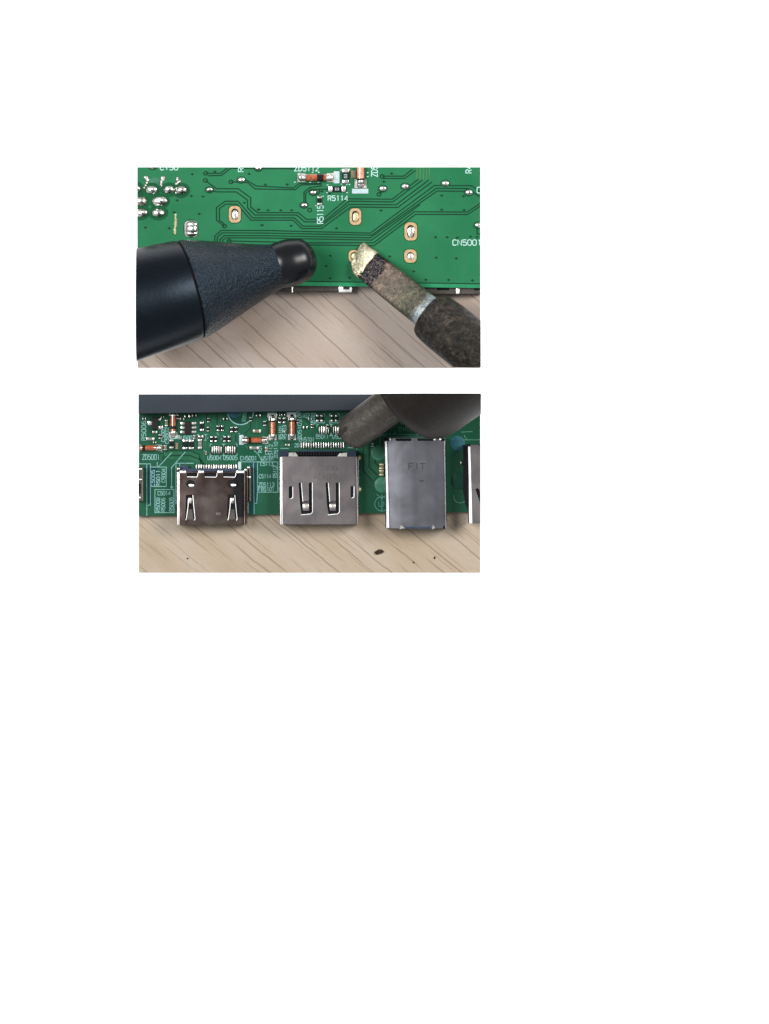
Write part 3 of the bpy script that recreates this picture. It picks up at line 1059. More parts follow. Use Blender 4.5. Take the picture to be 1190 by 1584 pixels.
# ---- traces
TB = []
for k in range(9):      # bundle running down on the right of the middle connector
    x = 562 + k * 3.1
    TB.append([(x, 690), (x, 728 - k * 2), (x + 14 - k * 0.6, 744 - k * 3)])
for k in range(6):      # curved bundle over the left connector
    TB.append([(246 + k * 3.4, 703 + k * 1.2), (262 + k * 2, 697 + k * 2.5), (296 - k * 0.5, 697.5 + k * 2.4), (308 + k * 1.0, 703 + k * 2.8), (311 + k * 1.6, 718)])
for k in range(5):
    TB.append([(320 + k * 5.4, 640), (320 + k * 5.4, 652 + (k % 2) * 16)])
TB += [[(249.5, 690), (249.5, 715)], [(253, 690), (253, 712), (249, 716)], [(315, 640), (315, 712)], [(318.4, 640), (318.4, 694)],
       [(388, 640), (388, 662), (378, 672)], [(397.6, 648), (397.6, 664)], [(404, 664), (410, 655)], [(437, 680), (441, 684), (459, 684)],
       [(433, 689), (446, 689), (449, 694)], [(466, 648), (482, 664)], [(470, 647), (484, 660)], [(488, 664), (481, 652)], [(470, 676), (480, 676), (484, 682)],
       [(365, 672), (365, 690)], [(362, 672), (362, 688)], [(379, 688), (384, 695)], [(401, 695), (411, 695)]]
for i, p in enumerate(TB):
    line('trace', p, 1.1, Z2, B2, 'trace_b' if i % 3 else 'trace_b_dark')
for k in range(17):
    x = 305 + k * 3.75
    line('trace', [(x + rnd.uniform(-1, 1), 704 if 4 < k < 15 else 712), (x, 719)], 0.9, Z2, B2, 'trace_b', 0.2)
for k in range(18):
    x = 466.5 + k * 3.75
    line('trace', [(x + (k - 9) * 0.25 + 3, 672 if k > 8 else 679), (x, 684)], 0.9, Z2, B2, 'trace_b', 0.2)

# bluish printed areas beside the left connectors
M['print_blue'] = simple('printed_area_teal', (0.0035, 0.027, 0.036, 1), 0.4, 0, 0.25, 0.05, spec=0.1)
for pts in ([(387, 715.5), (391.6, 715.5), (393, 795), (387, 795.4)], [(394, 715.5), (398, 715.5), (397.4, 778), (394.4, 778)], [(228.4, 718.4), (232.4, 718.4), (232.4, 781), (228.4, 781)], [(234.4, 723.4), (244, 723.4), (244, 751.6), (234.4, 751.6)]):
    bm = NB()
    prism(bm, pts, Z2 + 0.02, Z2 + 0.12)
    part('print_area', bm, 'print_blue', B2)

# ---- silkscreen lines
SL = [
    [(215, 717.5), (233, 717.5), (233, 781.5), (229, 781.5)], [(227.5, 717.5), (227.5, 798)],
    [(233.5, 722.5), (257.5, 722.5), (257.5, 752.5), (233.5, 752.5)], [(245.5, 722), (266, 700)], [(243.6, 722), (243.6, 715)],
    [(240, 757.3), (269.5, 757.3), (269.5, 793), (240, 793), (240, 757.3)], [(265.8, 757), (265.8, 723), (287, 699)], [(264, 752), (265.8, 757), (268, 752)],
    [(272.5, 780), (272.5, 716.6), (300, 716.6)], [(278.4, 716.6), (278.4, 724)],
    [(369, 714.5), (430, 714.5), (430, 761.3), (398.6, 761.3), (398.6, 714.5)], [(392.3, 714.5), (393.5, 795)], [(392.5, 778.6), (397.5, 778.6), (398.4, 761.3)],
    [(393.5, 697), (400, 703), (405.5, 713)], [(432.3, 753), (432.3, 761)],
    [(434, 693.6), (447, 693.6)], [(538, 692.6), (552, 692.6), (552, 696)],
    [(588, 712), (588, 674), (600, 671.3), (668, 673.6)], [(592, 674.5), (670, 676.5)], [(608, 671.9), (612, 668)],
    [(714, 668.5), (731, 667.5)], [(705, 680.4), (743, 680.4)], [(718, 673), (722, 680)], [(585.5, 693), (592, 690)],
]
for p in SL:
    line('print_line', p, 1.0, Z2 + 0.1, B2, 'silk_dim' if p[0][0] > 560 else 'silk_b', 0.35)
# solid print blocks
for x0, x1, y0, y1 in ((263, 278.4, 673, 679), (370.3, 377, 673, 688), (414, 428.6, 638.6, 645.6), (444, 458, 637.8, 644.8), (368.6, 373.4, 714.8, 727)):
    bm = NB()
    box(bm, x0, x1, y0, y1, Z2 + 0.1, Z2 + 0.6)
    part('print_block', bm, 'silk_block' if x0 > 300 else 'silk_b', B2)

# ---- lettering
LT = [
    ('ZD5001', 220.6, 711, 27.5, 7.8, 0), ('R5006', 226, 681, 31, 6.4, 1), ('C5001', 255, 683, 24, 5, 1), ('C5002', 261, 686, 26, 5, 1), ('U5001', 281, 679.6, 22, 5.4, 0),
    ('U5004', 321.6, 711.4, 22, 6.2, 0), ('U5005', 346, 711.2, 22.5, 6.2, 0), ('CN5001', 372.2, 712, 26.5, 6.2, 0), ('U5101', 405.5, 712, 19.5, 6, 0),
    ('C5113', 403.4, 720.4, 20, 5.6, 0), ('C5114', 401, 739.6, 19.6, 5.6, 0), ('ZD5113', 400.4, 752.4, 25, 5.8, 0), ('FB5101', 400.4, 759.4, 25, 5.8, 0), ('R5112', 428.4, 738.6, 19, 5.6, 1),
    ('C5005', 239.6, 752, 26, 5.2, 1), ('R5011', 247.6, 752, 26, 5.2, 1), ('C5004', 255.8, 746, 22, 5.2, 1),
    ('C5014', 244.4, 766, 20.5, 6.0, 0), ('R5008', 247.6, 791.2, 22, 5.6, 1), ('R5006', 255.6, 791.2, 22, 5.6, 1), ('R5005', 268.2, 790.6, 22, 5.6, 1),
    ('R5101', 437, 679, 21, 5.2, 1), ('R5103', 443, 679, 22, 5.2, 1), ('ZD5109', 466.6, 680, 32, 5.6, 1), ('R5102', 459.4, 646, 20.5, 6.2, 0), ('U5101', 487, 657, 20, 5.6, 1),
    ('CN5101', 463.2, 683, 24.4, 6.0, 0), ('U5011', 489.2, 678.6, 20, 6.2, 0), ('U501', 515, 678.6, 18, 6.2, 0), ('C5112', 421.6, 708.6, 22, 5, 1), ('ZD5110', 429.6, 708.6, 26, 5.2, 1),
    ('C5111', 415.6, 703, 19, 4.8, 1), ('20', 456, 691.6, 8, 5.4, 0), ('FB51', 464, 641, 10, 5, 1), ('U108', 619.6, 656.4, 15.5, 5.6, 0), ('CN105', 617, 666.6, 21, 5.6, 0),
    ('R51', 405, 700, 12, 5, 1),
]
for t_, x, y, L_, h_, up_ in LT:
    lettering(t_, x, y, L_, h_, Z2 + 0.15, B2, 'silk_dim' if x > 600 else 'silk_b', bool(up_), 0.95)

# ---- recess disc half under the bar, pale varnish spots, round mark
bm = NB()
plate(bm, ell(372.5, 637.5, 20.6, 20.2, 40), [ell(372.5, 637.5, 19.0, 18.6, 40)[::-1]], Z2 + 0.05, Z2 + 1.2)
o = part('mounting_ring', bm, 'silk_b', B2)
bm = NB()
plate(bm, ell(372.5, 637.5, 18.9, 18.5, 40), [], Z2 + 0.05, Z2 + 0.3)
part('recess_floor', bm, 'plug', o)
bm = NB()
lathe(bm, V(364, 634, Z2 + 0.4), Vector((0, 0, 1)), [(0, 13), (1.5, 12.6), (2.4, 11)], 32)
part('recess_disc', bm, 'conformal_blue', o, smooth=40)
bm = NB()
obox(bm, 379, 640, 7, 26, Z2 + 0.5, Z2 + 2.2, 8, 0.6)
part('recess_rib', bm, 'conformal', o)
for (x, y, r, m_) in ((586, 700.5, 12, 'conformal'), (592, 750, 12.5, 'conformal'), (707.5, 686, 12, 'conformal_blue'), (711, 744, 13.5, 'plug')):
    bm = NB()
    lathe(bm, V(x, y, Z2 + 0.05), Vector((0, 0, 1)), [(0, r), (0.6, r * 0.97), (1.2, r * 0.8), (1.4, 0)], 30)
    part('varnish_spot', bm, m_, B2, smooth=40)
bm = NB()
ribbon(bm, ell(591, 779.5, 11.2, 11, 24) + [(602.2, 779.5)], 1.0, Z2, Z2 + 0.4)
ribbon(bm, [(591, 765), (591, 792)], 0.9, Z2, Z2 + 0.45)
ribbon(bm, [(582, 764), (591, 771), (599, 764)], 0.9, Z2, Z2 + 0.5)
ribbon(bm, [(586, 776), (586.6, 783), (590, 783.6)], 0.9, Z2, Z2 + 0.55)
ribbon(bm, [(593, 783), (593, 776), (597, 783), (597, 776)], 0.9, Z2, Z2 + 0.6)
part('round_mark', bm, 'silk_dim', B2)
bm = NB()
ribbon(bm, ell(712, 769, 10, 9, 20)[:12], 0.9, Z2, Z2 + 0.4)
part('round_mark', bm, 'silk_dim', B2)
# two gilded chips beside the tall connector
for y in (721.5, 731.5):
    chip_part(B2, 590.5, y, 7.4, 9.4, Z2, 'chip_capacitor', 'tan', 0.36, 3.2, False, 'gold_light')

# ---- diodes
diode(B2, 268.2, 656, 90, 34, 4.3, Z2, (9, 12.5), 'orange', 0.62, 0.30)
diode(B2, 229.5, 693, 180, 34, 4.2, Z2, (10, 10), 'orange', 0.68, 0.28)
diode(B2, 394.5, 681, 180, 33, 4.3, Z2, (9, 11), 'orange', 0.74, 0.24)
diode(B2, 422, 661.5, 90, 31, 4.4, Z2, (9, 12), 'orange', 0.0, 0.18)
diode(B2, 452, 661, 90, 31, 4.4, Z2, (9, 12), 'orange', 0.0, 0.18)

# ---- little transistor and six-legged chip
bm = NB()
box(bm, 235.5, 244.5, 645, 664, Z2 + 1, Z2 + 8, 0.8)
o = part('transistor', bm, 'chip', B2)
for x0, x1, y0, y1 in ((228.6, 236.4, 651, 658), (244, 252.6, 658.4, 664.4), (244, 250, 646, 651)):
    bm = NB()
    box(bm, x0, x1, y0, y1, Z2 + 0.1, Z2 + 2.6, 1.0)
    part('lead', bm, 'solder', o, smooth=50)
bm = NB()
box(bm, 286.3, 295.6, 652, 671.6, Z2 + 1, Z2 + 7.5, 0.7)
o = part('control_chip', bm, 'chip', B2)
for y in (654.8, 661.6, 668.4):
    for x0, x1, m_ in ((279, 286.8, 'solder'), (295.2, 304, 'solder_dull')):
        bm = NB()
        box(bm, x0, x1, y - 2.3, y + 2.3, Z2 + 0.1, Z2 + 2.4, 0.9)
        part('lead', bm, m_, o, smooth=50)

# ---- chips: (centre, size, body, cap)
CH = [
    (312.6, 659.5, 6.4, 15.5, 'ceramic', 'solder'), (311, 675.4, 8, 4.2, 'tan', 'solder'), (309.6, 687, 6.6, 16.5, 'cap_grey', 'solder_dull'), (265.6, 687, 6.8, 15.5, 'ceramic', 'solder_dull'),
    (286.6, 687.6, 7.8, 16, 'ceramic', 'solder'), (296.2, 687.6, 7.8, 16, 'ceramic', 'solder'), (274, 690, 5, 10, 'tan', 'tan'), (256, 692.6, 5.4, 8, 'tan', 'solder_dull'),
    (257.8, 654.5, 5, 11, 'tan', 'solder_dull'), (233, 679, 13.5, 5.6, 'cap_grey', 'solder_dull'), (248.6, 675.4, 6, 6.6, 'ceramic', 'solder_dull'),
    (397.8, 667, 13, 5.8, 'tan', 'solder_dull'), (394, 693, 15.5, 5.6, 'cap_grey', 'solder_dull'), (412.4, 695.4, 5, 6.8, 'tan', 'solder_dull'), (410, 655, 4.6, 8, 'ceramic', 'solder'),
    (400, 642.4, 8, 4.2, 'ceramic', 'solder'), (472.6, 661.6, 7.6, 5, 'plug', 'solder'), (483.4, 659, 4.6, 6.4, 'ceramic', 'solder'),
    (290, 644, 9, 4.4, 'ceramic', 'solder'), (301, 643, 8, 4, 'ceramic', 'solder_dull'), (282, 648, 7, 4, 'ceramic', 'solder_dull'), (239.6, 684.6, 5, 3, 'ceramic', 'solder_dull'),
    (431, 641.6, 6, 4, 'ceramic', 'solder'), (438.6, 641.6, 6, 4, 'ceramic', 'solder'),
]
for cx, cy, w, h, bd, cp in CH:
    chip_part(B2, cx, cy, w, h, Z2, 'chip_resistor' if bd == 'ceramic' else 'chip_capacitor', bd, 0.28, 3.2, False, cp)
# four-pad resistor pairs
for cx, cy in ((341, 662.6), (362, 664.6), (331, 679.4), (351.4, 679.2), (436.4, 650.4)):
    bm = NB()
    box(bm, cx - 5.6, cx + 5.6, cy - 3.2, cy + 3.2, Z2 + 0.1, Z2 + 2.4, 0.4)
    o = part('resistor_pair', bm, 'ceramic', B2)
    for sx in (-1, 1):
        for sy in (-1, 1):
            bm = NB()
            box(bm, cx + sx * 3.3 - 1.9, cx + sx * 3.3 + 1.9, cy + sy * 3.2 - 1.3, cy + sy * 3.2 + 1.3, Z2 + 0.2, Z2 + 2.9, 0.6)
            part('pad', bm, 'solder', o, smooth=50)
# upper capacitor pairs at the right
for cx, cy in ((494.8, 647), (517.2, 647)):
    for sx in (-3.4, 3.4):
        chip_part(B2, cx + sx, cy, 4.4, 11, Z2, 'chip_resistor', 'ceramic', 0.3, 3.2, False, 'solder_dull')
    line('print_line', [(cx - 6, 654), (cx + 6, 654)], 0.8, Z2, B2, 'silk_b')
# flat protection arrays: pale bars side by side
for cx, cy, n_, sp in ((335.6, 696, 5, 3.4), (356.6, 696, 5, 3.4), (501.5, 665.4, 5, 3.5), (521.6, 665.4, 4, 3.4)):
    bm = NB()
    box(bm, cx - n_ * sp / 2 - 1, cx + n_ * sp / 2 + 1, cy - 6.6, cy + 6.6, Z2 + 0.05, Z2 + 0.8, 0.2)
    o = part('protection_array', bm, 'trace_b_dark', B2)
    for k in range(n_):
        bm = NB()
        x = cx + (k - (n_ - 1) / 2) * sp
        hh = 6.2 if k % 2 else 5.4
        box(bm, x - 0.85, x + 0.85, cy - hh, cy + hh, Z2 + 0.8, Z2 + 1.8, 0.4)
        part('lead', bm, 'solder' if k in (1, 2) else 'solder_dull', o, smooth=50)
for cx, cy, w, h, bd in ((322, 664, 4, 8, 'ceramic'), (323, 650, 4.4, 7, 'ceramic'), (349, 648, 8, 4, 'ceramic'), (301, 676, 4, 6, 'tan'), (279, 677.6, 3.6, 4, 'tan'), (240, 668.5, 8, 4, 'cap_grey'),
                         (223.6, 648, 6, 4, 'ceramic'), (252, 645, 5, 4, 'ceramic'), (275.5, 645, 4, 7, 'ceramic'), (388, 648.6, 4, 7, 'ceramic'), (439.4, 668, 4, 3, 'tan'), (461, 652, 4, 6, 'ceramic'),
                         (480, 648, 6, 4, 'ceramic'), (507, 660, 3.4, 7, 'ceramic'), (445, 688.4, 7, 4, 'cap_grey'), (319, 701, 3.6, 5, 'tan'), (245, 694, 4, 8, 'cap_grey'), (565, 684, 6, 4, 'tan'), (577, 688, 4, 6, 'tan')):
    chip_part(B2, cx, cy, w, h, Z2, 'chip_resistor' if bd == 'ceramic' else 'chip_capacitor', bd, 0.3, 2.8, False, 'solder_dull')
for x0, x1, y0, y1 in ((325.5, 346, 687, 705), (346.6, 367, 687, 705), (490.6, 512, 656.6, 674), (512.8, 532, 656.6, 674), (487.6, 502, 640, 654.6), (510, 524.6, 640, 654.6), (305.5, 318.6, 672, 681)):
    for sx in (0, 1):
        xa, xb = (x0, x0 + 2.6) if sx == 0 else (x1, x1 - 2.6)
        line('print_line', [(xb, y0), (xa, y0), (xa, y0 + 4)], 0.8, Z2 + 0.1, B2, 'silk_b')
        line('print_line', [(xb, y1), (xa, y1), (xa, y1 - 4)], 0.8, Z2 + 0.1, B2, 'silk_b')
# ticks between chips
for k in range(46):
    x, y = rnd.uniform(250, 370), rnd.uniform(668, 702)
    if abs(x - 291) < 14 or (325 < x < 370 and 688 < y < 704) or abs(x - 268) < 8:
        continue
    line('print_tick', [(x - 0.9, y), (x + 0.9, y + rnd.uniform(-1, 1))], 1.0, Z2, B2, 'silk_b')

# ================================================================== connectors of the lower board
def shell(parent, name, x0, x1, y0, y1, zb, zt, mat, holes, label, r=3.0, th=1.4, taper=0.0, inner='inner', back=True, topcut=(), bulge=0.0, bx=0.5):
    """folded sheet-metal shell: top plate with real cut-outs, rounded bends and side walls, dark insulator inside"""
    bm = NB()
    xi0, xi1 = x0 + r, x1 - r
    outer = [(xi0, y0), (xi1, y0), (xi1 + taper, y1), (xi0 - taper * 0 + taper * 0.4, y1)]
    if topcut:
        outer = [(xi0, y0)] + list(topcut) + [(xi1, y0), (xi1 + taper, y1), (xi0 + taper * 0.4, y1)]
    plate(bm, outer, [h[::-1] for h in holes], zt - th, zt)
    if bulge:  # bow added to the plate's shape to grade its reflection
        xm, hw = xi0 + (xi1 - xi0) * bx - 595, (xi1 - xi0) / 2
        for k in range(1, 24):
            bmesh.ops.bisect_plane(bm, geom=bm.verts[:] + bm.edges[:] + bm.faces[:], dist=1e-4,
                                   plane_co=(xi0 - 595 + (xi1 - xi0) * k / 24, 0, 0), plane_no=(1, 0, 0))
        for v in bm.verts:
            v.co.z -= bulge * ((v.co.x - xm) / hw) ** 2
    for side in (0, 1):
        rings = []
        for yy, tx in ((y0 + 0.2, 0.0), (y1 - 0.2, taper)):
            ring = []
            cx = (xi0 + tx * 0.4) if side == 0 else (xi1 + tx)
            sg = -1 if side == 0 else 1
            arc = [math.pi / 2 * i / 5 for i in range(6)]
            outp = [(cx + sg * r * math.sin(a), zt - r + r * math.cos(a)) for a in arc] + [(cx + sg * r, zb)]
            inp = [(cx + sg * (r - th), zb)] + [(cx + sg * (r - th) * math.sin(a), zt - r + (r - th) * math.cos(a)) for a in arc[::-1]]
            for px, pz in outp + inp:
                ring.append(V(px, yy, pz))
            rings.append(ring)
        loft(bm, rings)
    o = part(name, bm, mat, parent, label, smooth=30)
    bm = NB()
    box(bm, x0 + r + 1, x1 - r - 1, y0 + 1.5, y1 - 12, zb + 1, zt - th - 2.2)
    part('insulator', bm, inner, o)
    return o


# --- left connector with three top windows and two spring tongues
ZT = Z2 + 25
C1 = shell(B2, 'video_connector', 275.4, 381, 729.6, 811.6, Z2 - 6, ZT, 'shell_brown',
           [rrect(289.4, 306.4, 731.4, 737.6, 2.6), rrect(317, 336, 731.4, 737.8, 2.6), rrect(346, 365, 731.4, 737.8, 2.6),
            [(288.4, 766), (298.6, 765), (300.4, 780), (302.6, 803), (286.8, 804.4), (288.2, 780)],
            [(353, 765.4), (363.6, 764.4), (365.4, 780), (368, 803.6), (351.6, 804.4)]],
           'brownish nickel connector shell with two bent spring tongues', 3.2, 1.4, 0.0, 'inner', bulge=2.6, bx=0.25)
bm = NB()
for x0, x1, y in ((289.4, 306.4, 737.6), (317, 336, 737.8), (346, 365, 737.8)):
    ribbon(bm, [(x0 + 0.5, y), (x1 - 1.5, y + 0.4), (x1 + 0.2, y - 2.5), (x1 + 0.2, y - 6)], 1.0, ZT - 1, ZT + 0.7)
part('window_rim', bm, 'edge_metal', C1)
for x0, x1 in ((307.5, 316), (337, 345), (366, 378), (279, 288)):
    bm = NB(); box(bm, x0, x1, 728.2, 732.0, ZT - 3, ZT + 0.25, 0.8); part('rear_fold', bm, 'edge_metal', C1, smooth=40)
for x, y in ((295, 748.5), (360, 748)):
    bm = NB()
    plate(bm, ell(x, y, 6.6, 6.0, 20), [], ZT - 2.4, ZT + 0.25)
    part('dimple_shade', bm, 'inner', C1)  # black disc stands in for shade inside the pressed hollow
    bm = NB()
    dome(bm, x + 1.6, y + 2.4, ZT + 0.1, 4.6, 2.8, 1.6, 14, 4, (0.8, 0.4), 0.2, 5)
    part('dimple_glint', bm, 'edge_metal', C1, smooth=60)  # pale cap painted as the glint on the hollow's far side
for x, s in ((294.4, -1), (359.4, 1)):
    bm = NB()
    rings = []
    for (yy, zz, wx) in ((803.6, ZT - 0.8, 5.2), (792, ZT - 3.0, 4.0), (782, ZT - 4.4, 2.8), (776, ZT - 2.2, 2.5), (771, ZT - 0.2, 2.2), (768, ZT - 2.2, 2.0)):
        rings.append([V(x - wx, yy, zz), V(x + wx, yy, zz), V(x + wx, yy, zz - 1.1), V(x - wx, yy, zz - 1.1)])
    loft(bm, rings)
    sp = part('spring_tongue', bm, 'shell_under', C1, smooth=30)
    bm = NB()
    ribbon(bm, [(x - 2.4, 772), (x - 2.8, 782), (x - 4.0, 792), (x - 5.6, 802.6), (x - 6.8, 804.6)], 0.95, ZT - 4, ZT + 0.45)
    ribbon(bm, [(x + 4.4, 766), (x + 5.6, 780), (x + 7.0, 793), (x + 8.0, 803), (x + 6.6, 805)], 0.95, ZT - 2, ZT + 0.5)
    part('cut_rim', bm, 'edge_metal', sp)
    bm = NB()
    box(bm, x - 2.6, x + 2.4, 770, 779, ZT - 1.5, ZT + 0.6, 1.0)
    part('contact_bump', bm, 'solder_dull', sp, smooth=40)
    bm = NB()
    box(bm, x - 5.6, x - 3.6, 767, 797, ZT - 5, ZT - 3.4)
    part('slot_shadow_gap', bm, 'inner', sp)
bm = NB(); box(bm, 334.6, 341.6, 792.6, 796.6, ZT + 0.01, ZT + 0.25); part('stamp', bm, 'deboss', C1)
bm = NB(); box(bm, 274.8, 277.6, 730, 812.2, ZT - 6, ZT + 0.3, 0.9); part('lit_left_edge', bm, 'edge_metal', C1, smooth=40)  # left strips on these shells: caught window light painted as pale metal
# side springs at the right of that shell
bm = NB(); box(bm, 381.6, 383.0, 735, 811, Z2 - 4, ZT - 7, 0.3); part('side_plate', bm, 'shell_under', C1)
for x, ya, yb in ((382.6, 724, 770), (387.2, 722, 776)):
    bm = NB(); box(bm, x - 1.5, x + 1.5, ya, yb, Z2 + 1, Z2 + 14, 0.6); part('side_spring', bm, 'shell_under', C1)
for x, y in ((384.8, 723), (381.8, 737.5), (386.6, 738.2), (380, 727)):
    bm = NB(); dome(bm, x, y, Z2 + 13.5, 2.6, 2.2, 2, 10, 4); part('spring_tip', bm, 'edge_metal', C1, smooth=60)
bm = NB(); box(bm, 382.2, 384.6, 770, 794, Z2 + 1, Z2 + 5, 0.4); part('side_leg', bm, 'shell_grey', C1)
# left rear hook
bm = NB(); lathe(bm, V(276.4, 725.4, Z2 + 6), Vector((0, 0, 1)), [(0, 3.6), (12, 3.6), (14, 2.2), (14.4, 0)], 16); part('rear_hook', bm, 'solder_dull', C1, smooth=50)
bm = NB(); box(bm, 281, 369, 724.8, 729.4, Z2 + 0.2, ZT - 6, 0.6); part('rear_block', bm, 'inner_blue', C1)
bm = NB(); box(bm, 280, 291.6, 719.6, 727.4, Z2 + 0.2, Z2 + 9, 0.6); part('rear_post', bm, 'inner_blue', C1)
for k in range(17):
    bm = NB()
    x = 304.2 + k * 3.85
    box(bm, x - 0.95, x + 0.95, 718.6, 728, Z2 + 0.2, Z2 + 3.4, 0.5)
    part('pin', bm, 'solder' if k % 3 else 'solder_dull', C1, smooth=50)

# --- middle wide connector
ZM = Z2 + 27
holes = [rrect(447.2, 452.8, 752, 771.4, 2.4), rrect(542.6, 547.4, 751.6, 770, 2.2)]
for ox_ in (0, 41.6):
    holes.append([(462.4 + ox_, 747), (466.0 + ox_, 746.4), (468.4 + ox_, 776), (469.2 + ox_, 790), (478.4 + ox_, 790), (478.2 + ox_, 747), (482.8 + ox_, 746.4), (483 + ox_, 792.4), (480.4 + ox_, 794.4), (467 + ox_, 795.4), (464.6 + ox_, 780)])
C2 = shell(B2, 'video_connector', 434.4, 553.6, 706.4, 811, Z2 - 6, ZM, 'shell_grey', holes, 'wide grey nickel connector shell with two cut tongues and stamped marks', 2.6, 1.4, 2.2, bulge=1.6, bx=0.3)
for x0, x1, y0, y1 in ((447.6, 457.6, 747, 800), ):
    pass
for ox_ in (0, 41.6):
    bm = NB()
    rings = []
    for (yy, zz) in ((774, ZM - 1.6), (781, ZM - 3.4), (789.4, ZM - 2.0)):
        rings.append([V(468.6 + ox_, yy, zz), V(478.3 + ox_, yy, zz), V(478.3 + ox_, yy, zz - 1), V(468.6 + ox_, yy, zz - 1)])
    loft(bm, rings)
    sp = part('spring_tongue', bm, 'shell_grey', C2, smooth=40)
    bm = NB(); box(bm, 468.4 + ox_, 478.2 + ox_, 779.6, 787.4, ZM - 2.6, ZM + 0.4, 1.2); part('contact_bump', bm, 'solder_dull', sp, smooth=40)
    bm = NB(); box(bm, 468.6 + ox_, 478.0 + ox_, 774.6, 778.4, ZM - 1.0, ZM + 0.12, 0); part('bend_line', bm, 'deboss_dark', sp)
    bm = NB()
    ribbon(bm, [(483.6 + ox_, 746.6), (483.9 + ox_, 792), (481 + ox_, 795), (475 + ox_, 795.6), (466 + ox_, 796.4)], 0.9, ZM - 2, ZM + 0.4)
    ribbon(bm, [(466.6 + ox_, 747), (468.9 + ox_, 776)], 0.9, ZM - 2, ZM + 0.35)
    part('cut_rim', bm, 'edge_metal', sp)
for (xa, ya, yb) in ((453.4, 753, 771), (547.9, 752.6, 770)):
    bm = NB(); ribbon(bm, [(xa, ya), (xa, yb - 1), (xa - 3.5, yb + 0.6)], 1.0, ZM - 2, ZM + 0.4); part('slot_rim', bm, 'edge_metal', C2)
bm = NB(); box(bm, 433.8, 436.4, 707, 811.8, ZM - 6, ZM + 0.3, 0.9); part('lit_left_edge', bm, 'edge_metal', C2, smooth=40)
bm = NB(); box(bm, 552.6, 555.2, 708, 809, Z2 - 5, ZM - 6, 0.5); part('side_plate', bm, 'shell_steel', C2)
for y in (708, 757):
    bm = NB(); lathe(bm, V(555.5, y, Z2), Vector((0, 0, 1)), [(0, 4.2), (3, 4), (5, 2.5), (5.4, 0)], 14); part('solder_peg', bm, 'gold_light', C2, smooth=50)
for x0, x1 in ((432.6, 446.6), (537.4, 551.6)):
    bm = NB(); box(bm, x0, x1, 696.6, 706.2, Z2 + 0.2, ZM - 3, 0.8); part('corner_post', bm, 'plastic_navy', C2)
bm = NB(); prism(bm, [(446.8, 700.2), (457.5, 700.2), (461.8, 706.2), (446.8, 706.2)], Z2 + 6, ZM - 0.6); part('rear_tab', bm, 'solder_dull', C2)
bm = NB(); prism(bm, [(525.4, 701.4), (537.2, 700.6), (537.2, 706.2), (521.8, 706.2)], Z2 + 6, ZM - 0.6); part('rear_tab', bm, 'solder_dull', C2)
bm = NB(); box(bm, 457, 526, 697.2, 706, Z2 + 0.2, ZM - 9, 0.4); part('rear_block', bm, 'inner', C2)
for k in range(16):
    bm = NB(); x = 462 + k * 4.0
    box(bm, x - 1.3, x + 1.3, 699.2, 704.6, ZM - 9, ZM - 5.5, 0.3); part('rear_rib', bm, 'inner', C2)
bm = NB(); box(bm, 456, 527, 697.2, 698.7, ZM - 9, ZM - 5.0, 0.2); part('rear_lip', bm, 'inner_blue', C2)
for k in range(18):
    bm = NB(); x = 466.4 + k * 3.85
    box(bm, x - 0.9, x + 0.9, 684.4 - k * 0.03, 693.8, Z2 + 0.2, Z2 + 2.6, 0.5)
    part('pin', bm, 'solder' if k % 4 else 'solder_dull', C2, smooth=50)
for k in range(17):
    if k % 3 == 1:
        bm = NB(); x = 468.3 + k * 3.85
        box(bm, x - 0.6, x + 0.6, 686, 692, Z2 + 0.1, Z2 + 1.2); part('pin_gap', bm, 'trace_b_dark', C2)
lettering('F.1005', 479.6, 727.4, 44, 7.2, ZM - 0.1, C2, 'deboss', False, 0.9, 'stamp', 0.25)
lettering('A5B19', 486, 741, 37, 8.4, ZM - 0.1, C2, 'deboss', False, 0.9, 'stamp', 0.25)

# --- tall smooth connector
ZU = Z2 + 31
C3 = shell(B2, 'data_connector', 595.6, 689.6, 677.6, 817.2, Z2 - 6, ZU, 'shell_steel',
           [rrect(612, 636.6, 678.2, 682.4, 1.6), rrect(645.8, 670.4, 678.2, 682.2, 1.6)],
           'tall smooth steel connector shell with a small dent below its stamped letters', 3.0, 1.4, 2.2, bulge=2.0, bx=0.62)
bm = NB(); prism(bm, [(595.6, 683), (598.7, 683), (602.3, 817.4), (599.2, 815)], ZU - 7, ZU + 0.3); part('lit_left_edge', bm, 'edge_metal', C3)
bm = NB(); prism(bm, [(688.2, 684), (690.2, 684), (691.4, 812), (689.8, 815)], Z2, ZU - 4); part('side_plate', bm, 'inner', C3)
for x in (597.5, 683.4):
    bm = NB(); box(bm, x - 3, x + 5.5, 678, 682.4, ZU - 2, ZU + 0.3, 1.4); part('corner_slot', bm, 'inner', C3)
for x in (603.6, 672.4, 681.2):
    bm = NB(); dome(bm, x, 679.4, ZU, 1.6, 2.4, 0.7, 9, 3); part('corner_glint', bm, 'edge_metal', C3, smooth=60)
bm = NB(); prism(bm, [(686.8, 678), (688.6, 678), (690.6, 692), (688.8, 694)], Z2 + 4, ZU - 6); part('side_spring', bm, 'shell_steel', C3)
bm = NB(); box(bm, 593.2, 595.2, 679, 693, Z2 + 0.2, Z2 + 10, 0.4); part('side_spring', bm, 'shell_under', C3)
bm = NB(); prism(bm, [(624.6, 814.6), (667, 814.6), (664.8, 817.6), (627, 817.6)], ZU - 2.0, ZU + 0.22); part('front_notch', bm, 'inner_blue', C3)
for x, w in ((620.4, 6), (669.8, 3.4)):
    bm = NB(); prism(bm, [(x, 812), (x + w, 817), (x - 0.4 * w, 818.6)], ZU - 1, ZU + 0.35); part('front_barb', bm, 'solder_dull', C3)
